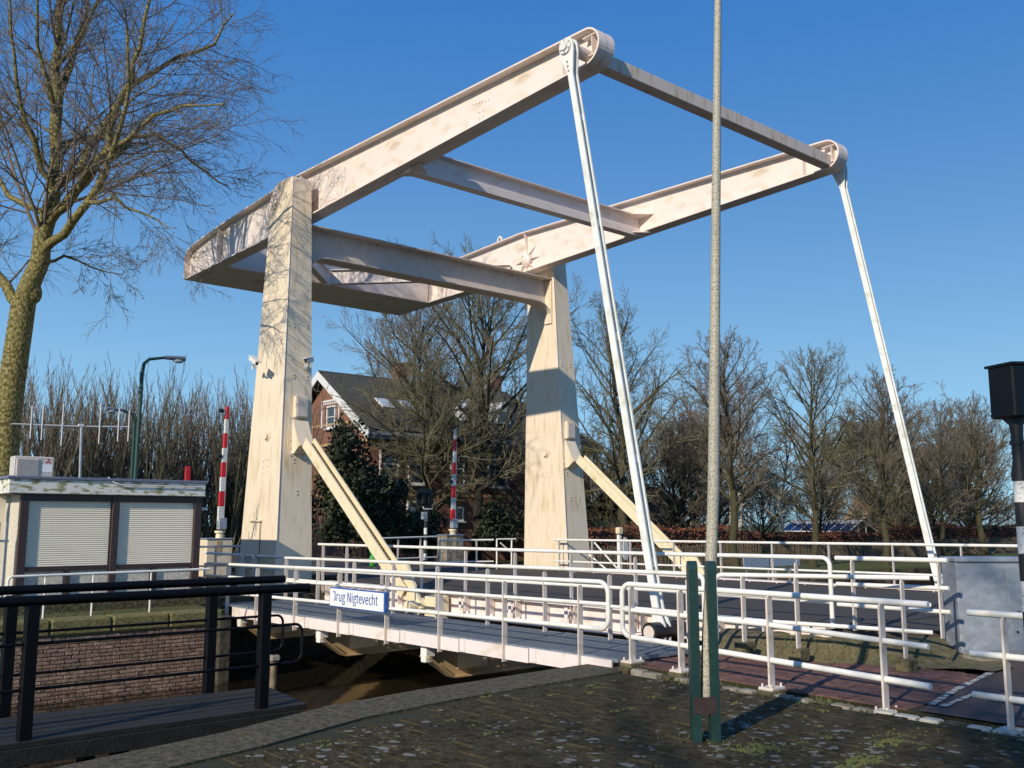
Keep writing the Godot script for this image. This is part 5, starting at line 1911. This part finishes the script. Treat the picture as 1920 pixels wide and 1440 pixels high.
func far_buildings() -> void:
	var b := thing("barn", "low black timber barn with steep dark roof and orange door post behind the hedge", "barn", V(38, -0.6, -36))
	var w := MB.new()
	w.box(V(38.9, 0.9, -36.5), V(9.6, 3.0, 5.0))
	part("wall", w, M.barn, b)
	var r := MB.new()
	r.prism([Vector2(-33.5, 2.3), Vector2(-36.5, 4.25), Vector2(-39.5, 2.3)], side(44.0), 5.2)
	r.box(V(36.3, 2.95, -36.2), V(5.2, 0.18, 5.4))
	part("roof", r, M.barn_roof, b)
	var ed := MB.new()
	ed.box(V(36.2, 2.86, -33.48), V(5.2, 0.06, 0.04))
	part("roof_edge", ed, M.house_grey, b)
	for q in [[38.25, 1.0, 0.14, 1.9], [41.35, 0.9, 0.16, 1.7]]:
		var p := MB.new()
		p.box(V(q[0], q[1], -33.9), V(q[2], q[3], 0.12))
		part("door_post", p, M.orange, b)
	var lt := MB.new()
	lt.box(V(42.6, 1.55, -33.9), V(2.5, 0.09, 0.10))
	part("door_lintel", lt, M.terracotta, b)
	for x in [42.0, 43.2]:
		var g := MB.new()
		g.box(V(x, 0.7, -33.96), V(1.0, 1.5, 0.05))
		part("glass_door", g, M.glass, b)
	for x in [35.2, 36.8]:
		var g := MB.new()
		g.box(V(x, 1.2, -33.98), V(1.2, 1.3, 0.05))
		part("window", g, M.glass, b)
	var lm := MB.new()
	lm.ball(V(40.7, 1.5, -33.8), V(0.12, 0.09, 0.09), 8)
	part("globe_lamp", lm, M.house_white, b)
	# greenhouse with solar panels
	var g := thing("garden_greenhouse", "low garden greenhouse with blue solar panels on its sloping roof", "greenhouse", V(62.5, -0.6, -34))
	var fr := MB.new()
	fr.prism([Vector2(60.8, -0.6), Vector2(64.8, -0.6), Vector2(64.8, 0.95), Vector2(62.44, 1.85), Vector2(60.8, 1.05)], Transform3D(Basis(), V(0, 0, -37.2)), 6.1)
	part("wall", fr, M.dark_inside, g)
	var rb := MB.new()
	rb.hexa([V(60.45, 0.98, -30.9), V(62.44, 1.88, -30.9), V(62.44, 1.88, -37.4), V(60.45, 0.98, -37.4), V(60.45, 1.04, -30.9), V(62.44, 1.96, -30.9), V(62.44, 1.96, -37.4), V(60.45, 1.04, -37.4)])
	rb.hexa([V(62.44, 1.88, -30.9), V(65.1, 0.84, -30.9), V(65.1, 0.84, -37.4), V(62.44, 1.88, -37.4), V(62.44, 1.96, -30.9), V(65.1, 0.92, -30.9), V(65.1, 0.92, -37.4), V(62.44, 1.96, -37.4)])
	part("roof_frame", rb, M.house_white, g)
	for k in 7:
		for j in 2:
			var p := MB.new()
			var y0 := 1.08 + 0.62 * j
			var x0 := 60.52 + 1.36 * j
			var wd := 1.24 if j == 0 else 0.5
			var z0 := -31.05 - k * 0.9
			p.hexa([V(x0, y0, z0), V(x0 + wd, y0 + wd * 0.462, z0), V(x0 + wd, y0 + wd * 0.462, z0 - 0.80), V(x0, y0, z0 - 0.80), V(x0, y0 + 0.03, z0), V(x0 + wd, y0 + wd * 0.462 + 0.03, z0), V(x0 + wd, y0 + wd * 0.462 + 0.03, z0 - 0.80), V(x0, y0 + 0.03, z0 - 0.80)])
			part("solar_panel" if j == 0 else "roof_pane", p, M.solar if j == 0 else M.house_grey, g)
	for q in [[60.9, 0.9], [62.0, 1.6], [63.2, 1.5], [64.7, 0.9]]:
		var s := MB.new()
		s.box(V(q[0], (q[1] - 0.6) * 0.5, -31.05), V(0.10, q[1] + 0.6, 0.06))
		part("front_post", s, M.house_white, g)
	var dg := MB.new()
	dg.box(V(61.5, 0.5, -31.06), V(0.9, 1.5, 0.03))
	part("glass_door", dg, M.sky_glass, g)
	# brick cottage
	var c := thing("cottage", "small pale brick cottage with rust orange roof among the far trees", "cottage", V(93, -0.6, -47))
	var cw := MB.new()
	cw.box(V(93.4, 0.6, -47.3), V(6.0, 2.4, 4.6))
	cw.prism([Vector2(-45, 1.7), Vector2(-49.6, 1.7), Vector2(-47.3, 4.0)], side(90.7), 0.3)
	cw.rbox(V(90.9, 3.9, -47.6), V(0.6, 1.4, 0.6), 0.02)
	part("wall", cw, M.cottage_brick, c)
	var cr := MB.new()
	cr.hexa([V(90.6, 1.4, -44.7), V(97.0, 1.4, -44.7), V(95.2, 4.05, -47.3), V(90.6, 4.05, -47.3), V(90.6, 1.55, -44.7), V(97.0, 1.55, -44.7), V(95.2, 4.2, -47.3), V(90.6, 4.2, -47.3)])
	cr.hexa([V(90.6, 4.05, -47.3), V(95.2, 4.05, -47.3), V(97.0, 1.4, -49.9), V(90.6, 1.4, -49.9), V(90.6, 4.2, -47.3), V(95.2, 4.2, -47.3), V(97.0, 1.55, -49.9), V(90.6, 1.55, -49.9)])
	part("roof", cr, M.terracotta, c)
	var cg := MB.new()
	cg.box(V(90.37, 2.3, -47.2), V(0.06, 0.6, 0.8))
	part("window", cg, M.glass, c)
	var sh := thing("red_shed", "low dull red shed in front of the cottage", "shed", V(89, -0.6, -42))
	var sw := MB.new()
	sw.box(V(89.0, 0.5, -42.5), V(8.0, 2.2, 3.0))
	part("wall", sw, M.shed_red, sh)
	var sr := MB.new()
	sr.hexa([V(84.7, 1.5, -40.8), V(93.3, 1.5, -40.8), V(93.3, 2.0, -44.2), V(84.7, 2.0, -44.2), V(84.7, 1.6, -40.8), V(93.3, 1.6, -40.8), V(93.3, 2.12, -44.2), V(84.7, 2.12, -44.2)])
	part("roof", sr, M.shed_red, sh)
	var lo := thing("open_shelter", "low open shelter with rust orange roof right of the hanger rod", "shelter", V(82, -0.6, -35))
	var lr := MB.new()
	lr.hexa([V(78.9, 1.45, -33.8), V(85.3, 1.45, -33.8), V(85.0, 2.05, -36.5), V(79.2, 2.05, -36.5), V(78.9, 1.55, -33.8), V(85.3, 1.55, -33.8), V(85.0, 2.15, -36.5), V(79.2, 2.15, -36.5)])
	part("roof", lr, M.terracotta, lo)
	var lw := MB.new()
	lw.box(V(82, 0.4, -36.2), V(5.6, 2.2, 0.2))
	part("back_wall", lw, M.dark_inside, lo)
	for x in [79.3, 82.2, 84.9]:
		var p := MB.new()
		p.box(V(x, 0.42, -34.0), V(0.14, 2.05, 0.14))
		part("post", p, M.wood_slat, lo)
	var wh := MB.new()
	wh.rbox(V(82.4, 0.9, -34.6), V(1.5, 0.9, 0.7), 0.05)
	part("stored_boxes", wh, M.house_white, lo)
	var rng := RandomNumberGenerator.new()
	rng.seed = 3
	for q in [[V(96.3, 2.0, -44), V(2.0, 0.45, 1.0), "bright blue tarpaulin heap beside the cottage roof"], [V(105, 0.9, -41), V(4.2, 0.9, 1.4), "long dull blue tarpaulin cover at the far right behind the hedge"]]:
		var t := thing("tarpaulin", q[2], "tarpaulin", q[0] - V(0, 1.5, 0))
		var tm := MB.new()
		for i in 9: tm.ball(q[0] + V(rng.randf_range(-0.6, 0.6) * q[1].x, rng.randf_range(-0.3, 0.2) * q[1].y, 0), q[1] * rng.randf_range(0.35, 0.55), 8)
		tm.box(q[0] - V(0, 1.1, 0), V(q[1].x * 1.7, 1.8, 1.2))
		part("cover", tm, M.blue_tarp, t)


func hedge_top(x: float) -> float:
	return 1.34 - 0.42 * smoothstep(36.0, 43.0, x) * smoothstep(60.0, 54.0, x)


func hedge_and_fence() -> void:
	var rng := RandomNumberGenerator.new()
	rng.seed = 41
	var o := thing("hedge", "long clipped beech hedge with rust brown leaves behind the slat fence", "hedge", V(56, -0.7, -25.6))
	var core := MB.new()
	for i in 30: core.box(V(24.3 + i * 2.6, hedge_top(24.3 + i * 2.6) * 0.5 - 0.5, -25.7), V(2.62, hedge_top(24.3 + i * 2.6) + 0.9, 0.8))
	part("branches", core, M.dark_bark, o)
	var a := MB.new()
	var b := MB.new()
	for i in 26000:
		var x := rng.randf_range(23.0, 101.0)
		var top := rng.randf() < 0.35
		var p := V(x, rng.randf_range(-0.5, hedge_top(x) + 0.03), -25.2 + rng.randfn() * 0.10)
		if top: p = V(x, hedge_top(x) + 0.09 * sin(x * 0.9) + 0.06 * sin(x * 2.7) + absf(rng.randfn()) * 0.08, -25.6 + rng.randf_range(-0.5, 0.5))
		var u := Vector3(rng.randfn(), rng.randfn(), rng.randfn()).normalized() * 0.085
		(a if rng.randf() < 0.55 else b).leaf(p, u * 0.6, u.cross(Vector3(rng.randfn(), rng.randfn(), rng.randfn()).normalized()))
	part("leaves", a, M.beech_leaf, o)
	part("leaves", b, M.beech_leaf_dark, o)
	var f := thing("slat_fence", "weathered upright slat fence along the far bank in front of the beech hedge", "fence", V(46, -0.8, -24.3))
	var s := MB.new()
	for i in 440:
		var h := rng.randf_range(1.18, 1.34)
		s.box(V(23.5 + i * 0.135, -0.75 + h * 0.5, -24.3 + rng.randf_range(-0.02, 0.02)), V(0.06, h, 0.025), Basis(V(0, 0, 1), rng.randf_range(-0.03, 0.03)))
	var sp := part("slats", s, M.wood_slat, f)
	sp.set_meta("kind", "stuff")
	for y in [-0.4, 0.25]:
		var r := MB.new()
		r.box(V(53, y, -24.34), V(59.5, 0.05, 0.03))
		part("rail", r, M.wood_slat, f)
	var w := thing("panel_sign", "long grey double sign panel seen from behind on the far grass bank", "sign", V(30.4, -1.1, -17.8))
	for x in [29.3, 31.5]:
		var p := MB.new()
		p.rbox(V(x, -0.15, -17.8), V(2.08, 0.52, 0.06), 0.02)
		part("panel", p, M.galv, w)
	var e := MB.new()
	e.rbox(V(32.75, -0.15, -17.8), V(0.3, 0.56, 0.16), 0.02)
	part("end_box", e, M.house_grey, w)
	for x in [28.6, 30.4, 31.0, 32.2]:
		var p := MB.new()
		p.box(V(x, -0.85, -17.86), V(0.16, 0.9, 0.10))
		part("leg", p, M.concrete, w)
	var l := thing("garden_lamp", "slim white lamp post among the trees behind the greenhouse", "street lamp", V(69.4, -0.6, -40))
	var lm := MB.new()
	lm.tube([V(69.4, -0.6, -40), V(69.4, 3.2, -40)], 0.06, -1, 8)
	part("post", lm, M.house_white, l)
	var lh := MB.new()
	lh.ball(V(69.4, 3.3, -40), V(0.35, 0.12, 0.2), 8)
	part("lantern", lh, M.house_white, l)
	var pile := MB.new()
	for i in 40:
		var c := V(65 + rng.randfn() * 1.6, -0.6, -23.6 + rng.randfn() * 0.5)
		pile.tube([c, c + V(rng.randf_range(-1.4, 1.4), rng.randf_range(0.1, 0.7), rng.randf_range(-0.5, 0.5))], 0.04, 0.02, 4)
	var bp := part("brushwood", pile, M.wood_slat)
	tag(bp, "heap of pale cut branches on the grass at far right", "brushwood")
	bp.set_meta("kind", "stuff")


# ---------------------------------------------------------------- trees and shrubs
func vegetation() -> void:
	var rng := RandomNumberGenerator.new()
	rng.seed = 99
	var oa := {"count": [9, 6, 4], "start": [0.2, 0.15, 0.1], "spread": [0.75, 0.7, 0.7], "lift": [0.15, 0.05, 0.0], "ratio": [0.42, 0.45, 0.5], "up": [0.03, 0.02, 0.0], "wob": 0.16, "thin": 0.009, "rise": 0.45, "bend": 0.06}
	var lime := bare_tree(14.0, 4.6, 0.26, 0.20, 36, oa, 101)
	var ob := oa.duplicate(true)
	ob.rise = 0.62
	ob.lift = [0.2, 0.08, 0.0]
	ob.wob = 0.2
	var maple := bare_tree(12.5, 3.7, 0.26, 0.22, 34, ob, 202)
	var oc := oa.duplicate(true)
	oc.count = [11, 7, 5]
	oc.rise = 0.35
	oc.thin = 0.011
	var oak := bare_tree(16.0, 7.0, 0.36, 0.22, 34, oc, 303)
	var od := oa.duplicate(true)
	od.rise = 1.0
	od.lift = [0.0, -0.35, -0.6]
	od.thin = 0.008
	od.count = [9, 5, 4]
	var birch := bare_tree(11.5, 3.0, 0.15, 0.25, 28, od, 404)
	plane_tree()
	var g1 := "bare trees along the far bank"
	tree_at("bare_tree", lime, "tall airy bare tree between the right leg and the nearer hanger rod", "tree", V(30.3, -0.6, -27.0), V(0.98, 1.07, 0.98), 0.3, "bark", "twig_olive", g1)
	tree_at("bare_tree", maple, "bare tree right behind the flagpole, dense with reddish twigs", "tree", V(34.5, -0.7, -22.9), V(1.0, 1.07, 1.0), 1.0, "bark", "twig", g1)
	tree_at("bare_tree", lime, "bare tree with mossy trunk in front of the greenhouse's solar roof", "tree", V(39.7, -0.7, -21.3), V(0.86, 0.90, 0.86), 2.1, "bark", "twig_olive", g1)
	tree_at("bare_tree", maple, "bare tree directly left of the farther hanger rod, trunk before the cottage roof", "tree", V(46.4, -0.75, -20.4), V(0.95, 0.98, 0.95), 3.9, "bark", "twig", g1)
	tree_at("bare_tree", lime, "bare slender tree right of the farther hanger rod behind brown bushes", "tree", V(57.6, -0.7, -22.0), V(0.72, 0.80, 0.72), 4.4, "bark", "twig", g1)
	tree_at("bare_tree", maple, "bare tree at far right beside the black signal head", "tree", V(64.8, -0.7, -22.4), V(1.0, 0.98, 1.0), 5.5, "bark", "twig", g1)
	tree_at("oak_tree", oak, "largest dark bare tree before the brick house, straight black trunk", "tree", V(23.5, -0.4, -32.3), V(0.95, 1.0, 0.95), 0.8, "dark_bark", "twig_olive", "dark bare trees before the house")
	tree_at("oak_tree", oak, "lower dark bare tree left of the black trunk, before the house windows", "tree", V(21.0, -0.4, -33.2), V(0.78, 0.68, 0.78), 2.9, "bark", "twig_olive", "dark bare trees before the house")
	tree_at("oak_tree", oak, "bare tree crown rising behind the house roof over the balance beam", "tree", V(34.0, -0.5, -52.0), V(1.05, 1.22, 1.05), 4.0, "dark_bark", "twig", "dark bare trees before the house")
	for q in [[V(40.6, -0.6, -27.2), 0.5, 0.14], [V(41.3, -0.6, -27.4), 2.2, -0.10]]:
		var t := tree_at("birch_tree", birch, "white-stemmed bare birch leaning " + ("left" if q[2] > 0 else "right") + " behind the hedge right of the flagpole", "tree", q[0], V(1.0, 1.06, 1.0), q[1], "birch", "twig_red", "birches behind the hedge")
		t.rotation.z = q[2] * 0.7
	tree_at("birch_tree", birch, "reddish drooping birch crown left of the flagpole beyond the hedge", "tree", V(36.5, -0.6, -31.5), V(1.15, 1.02, 1.15), 1.2, "birch", "twig_red", "birches behind the hedge")
	tree_at("birch_tree", birch, "reddish birch crown between the two middle bare trees on the right", "tree", V(44.5, -0.6, -26.6), V(1.1, 0.82, 1.1), 3.2, "birch", "twig_red", "birches behind the hedge")
	# bushy willows at the right
	var oe := oa.duplicate(true)
	oe.count = [9, 6, 4]
	oe.rise = 0.7
	oe.wob = 0.28
	oe.thin = 0.012
	var bush := bare_tree(7.0, 5.0, 0.2, 0.08, 34, oe, 505)
	var where := [[V(60.5, -0.7, -26.8), 0.92, "brown twiggy bush right of the farther hanger rod behind the orange shelter roof"], [V(66.5, -0.7, -27.3), 1.08, "olive brown twiggy bush in the middle of the right-hand thicket"], [V(73.0, -0.7, -27.0), 1.15, "brown twiggy bush at the right edge behind the striped post"], [V(52.5, -0.7, -28.5), 0.8, "small twiggy bush left of the farther hanger rod over the red shed"], [V(48.0, -0.7, -30.5), 0.75, "small twiggy bush behind the greenhouse tree"], [V(37.5, -0.7, -29.5), 0.95, "olive twiggy bush behind the flagpole beyond the hedge"], [V(33.0, -0.7, -31.0), 0.9, "olive twiggy bush right of the black barn's wall"], [V(43.5, -0.7, -34.0), 1.25, "tall twiggy bush between flagpole and solar roof, far behind the hedge"], [V(50.0, -0.7, -38.5), 1.25, "hazy twiggy bush left of the garden lamp post"], [V(57.0, -0.7, -41.0), 1.35, "hazy twiggy bush just behind the solar roof"], [V(74.0, -0.7, -40.0), 1.3, "twiggy bush over the cottage roof's left side"], [V(84.0, -0.7, -39.0), 1.25, "twiggy bush behind the open shelter's orange roof"], [V(64.5, -0.7, -31.5), 1.35, "high twiggy bush above the orange shelter roof"], [V(71.0, -0.7, -33.0), 1.45, "high twiggy bush right of the slender tree"], [V(80.0, -0.7, -30.0), 1.45, "high twiggy bush partly behind the signal head"], [V(29.0, -0.6, -34.0), 0.9, "twiggy bush over the black barn's low roof"]]
	for i in where.size():
		var q: Array = where[i]
		tree_at("twiggy_bush", bush, q[2], "bush", q[0], Vector3.ONE * q[1], i * 1.7, "bark", ["twig_olive", "twig"][i % 2], "twiggy bushes on the far bank")
	# coppiced thicket behind the hut
	var cop := []
	for v in 2:
		var st := MB.new()
		var tw := MB.new()
		for i in 34:
			var a := rng.randf() * TAU
			var d := V(cos(a) * 0.26, 1.0, sin(a) * 0.26) * 1.0
			var p := V(cos(a), 0, sin(a)) * rng.randf_range(0.1, 0.7)
			var h := rng.randf_range(5.6, 8.2)
			var pts := limb_points(p, V(d.x * rng.randf_range(0.4, 2.0), 1, d.z * rng.randf_range(0.4, 2.0)), h, 6, 0.05, 0.04, rng)
			st.tube(pts, rng.randf_range(0.035, 0.06), 0.008, 5, false)
			sprout(tw, pts, 0.03, h, 0, {"count": [16, 3], "start": [0.25, 0.2], "spread": [0.4, 0.4], "lift": [0.5, 0.4], "ratio": [0.2, 0.45], "up": [0.1, 0.08], "wob": 0.08, "thin": 0.008}, rng)
		cop.append([st.mesh(), tw.mesh()])
	var names := ["at the left edge beside the plane trunk", "left of the aerial's first rods", "behind the aerial's left half", "behind the aerial mast", "left of the farther lamp pole", "between the two lamp poles", "right of the nearer lamp pole", "left of the raised barrier", "behind the raised barrier arm", "touching the left leg's left edge", "behind the left leg", "far left, partly outside the frame"]
	for i in 12:
		var x: float = [-2.2, -0.6, 0.9, 2.2, 3.6, 4.9, 6.2, 7.4, 8.6, 10.0, 11.6, -4.0][i]
		tree_at("coppiced_tree", cop[i % 2], "bare coppiced tree of many upright shoots " + names[i], "tree", V(x, 0.2, -30.0 - rng.randf_range(0.0, 3.0)), V(1, rng.randf_range(0.92, 1.05), 1), i * 1.3, "coppice_bark", ["twig_red", "twig", "twig_olive"][i % 3], "coppiced trees behind the hut")
	var back := ["leftmost, beyond the frame edge", "behind the plane trunk", "over the air conditioner", "between the trunk and aerial mast", "behind the aerial mast", "behind the farther lamp", "just left of the nearer lamp", "right of the nearer lamp", "behind the left leg"]
	for i in 9:  # a second row closes the view
		var x := -6.0 + i * 2.4
		tree_at("coppiced_tree", cop[(i + 1) % 2], "back-row coppiced tree of the left thicket, " + back[i], "tree", V(x, 0.2, -38.0 + rng.randf_range(-1.0, 1.0)), V(1.15, 1.0, 1.15), i * 2.1, "coppice_bark", "twig_red", "back row of the left thicket")
	# evergreens before the house
	for q in [[V(13.6, 0.2, -29.5), V(1.9, 3.2, 1.6), 5200, "tall dark evergreen shrub before the house gable, left of the rack strut"], [V(16.2, 0.2, -30.2), V(1.5, 2.1, 1.4), 3600, "lower dark evergreen shrub right of the tall one, behind the rack strut"], [V(11.0, 0.2, -30.5), V(1.5, 1.9, 1.4), 2600, "dark evergreen shrub between the left leg and the tall evergreen"], [V(24.2, 0.0, -31.2), V(1.5, 1.5, 1.1), 2400, "rounded dark shrub right of the black tree trunk"], [V(19.4, 0.0, -32.0), V(2.0, 1.3, 1.1), 2600, "low dark shrub between rack strut and right barrier"], [V(-0.4, 0.3, -16.0), V(0.9, 1.4, 0.8), 2200, "dark green shrub behind the left barrier base"], [V(28.5, -0.2, -31.5), V(2.4, 1.2, 1.0), 2200, "low dark shrub behind the right leg"]]:
		var o := thing("evergreen_shrub", q[3], "shrub", q[0], "dark evergreen shrubs")
		var lf := MB.new()
		var r: Vector3 = q[1]
		foliage(lf, q[0] + V(0, r.y, 0), r, q[2], 0.22 if r.x > 1.0 else 0.14, rng)
		for k in 5: foliage(lf, q[0] + V(rng.randf_range(-0.8, 0.8) * r.x, rng.randf_range(0.3, 1.7) * r.y, rng.randf_range(-0.6, 0.6) * r.z), r * rng.randf_range(0.3, 0.45), int(q[2] * 0.12), 0.2, rng)
		part("foliage", lf, M.ever_leaf, o)
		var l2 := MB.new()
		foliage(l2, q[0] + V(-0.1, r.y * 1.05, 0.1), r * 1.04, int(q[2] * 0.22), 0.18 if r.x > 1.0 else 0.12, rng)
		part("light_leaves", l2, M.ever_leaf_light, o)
		var st := MB.new()
		for k in 5: st.tube(limb_points(q[0], V(rng.randfn() * 0.3, 1, rng.randfn() * 0.3), r.y * 1.5, 4, 0.1, 0.05, rng), 0.06, 0.02, 6, false)
		part("stems", st, M.dark_bark, o)
	# far wood: nobody could count it
	var small := bare_tree(10.0, 4.2, 0.2, 0.15, 22, {"count": [6, 4], "start": [0.2, 0.15], "spread": [0.75, 0.7], "lift": [0.15, 0.05], "ratio": [0.45, 0.5], "up": [0.03, 0.02], "wob": 0.18, "thin": 0.03, "rise": 0.6, "bend": 0.05}, 606)
	for pass_no in 2:
		var mm := MultiMesh.new()
		mm.transform_format = MultiMesh.TRANSFORM_3D
		mm.mesh = small[pass_no]
		mm.instance_count = 130
		var r2 := RandomNumberGenerator.new()
		r2.seed = 707
		for i in 130:
			var x := 40.0 + i * 2.6
			var z := -95.0 - r2.randf_range(0.0, 60.0)
			mm.set_instance_transform(i, Transform3D(Basis(V(0, 1, 0), r2.randf() * TAU).scaled(Vector3.ONE * r2.randf_range(0.75, 1.2)), V(x + r2.randf_range(-2.0, 2.0), -0.6, z)))
		var wi := MultiMeshInstance3D.new()
		wi.name = ["distant_trunks", "distant_wood"][pass_no]
		wi.multimesh = mm
		wi.material_override = M.twig_far
		add_child(wi, true)
		wi.set_meta("kind", "stuff")
		tag(wi, ["trunks of the hazy wood on the horizon at right", "hazy grey-brown wood on the horizon at right"][pass_no], "wood")
	# an overhanging bare tree on the near bank, left of the view, whose shade falls on the paving and jetty
	tree_at("bare_tree", oak, "bare tree standing on the near bank left of the view", "tree", V(-21.5, 0.1, 15.2), V(0.85, 0.8, 0.85), 1.9, "bark", "twig", "")
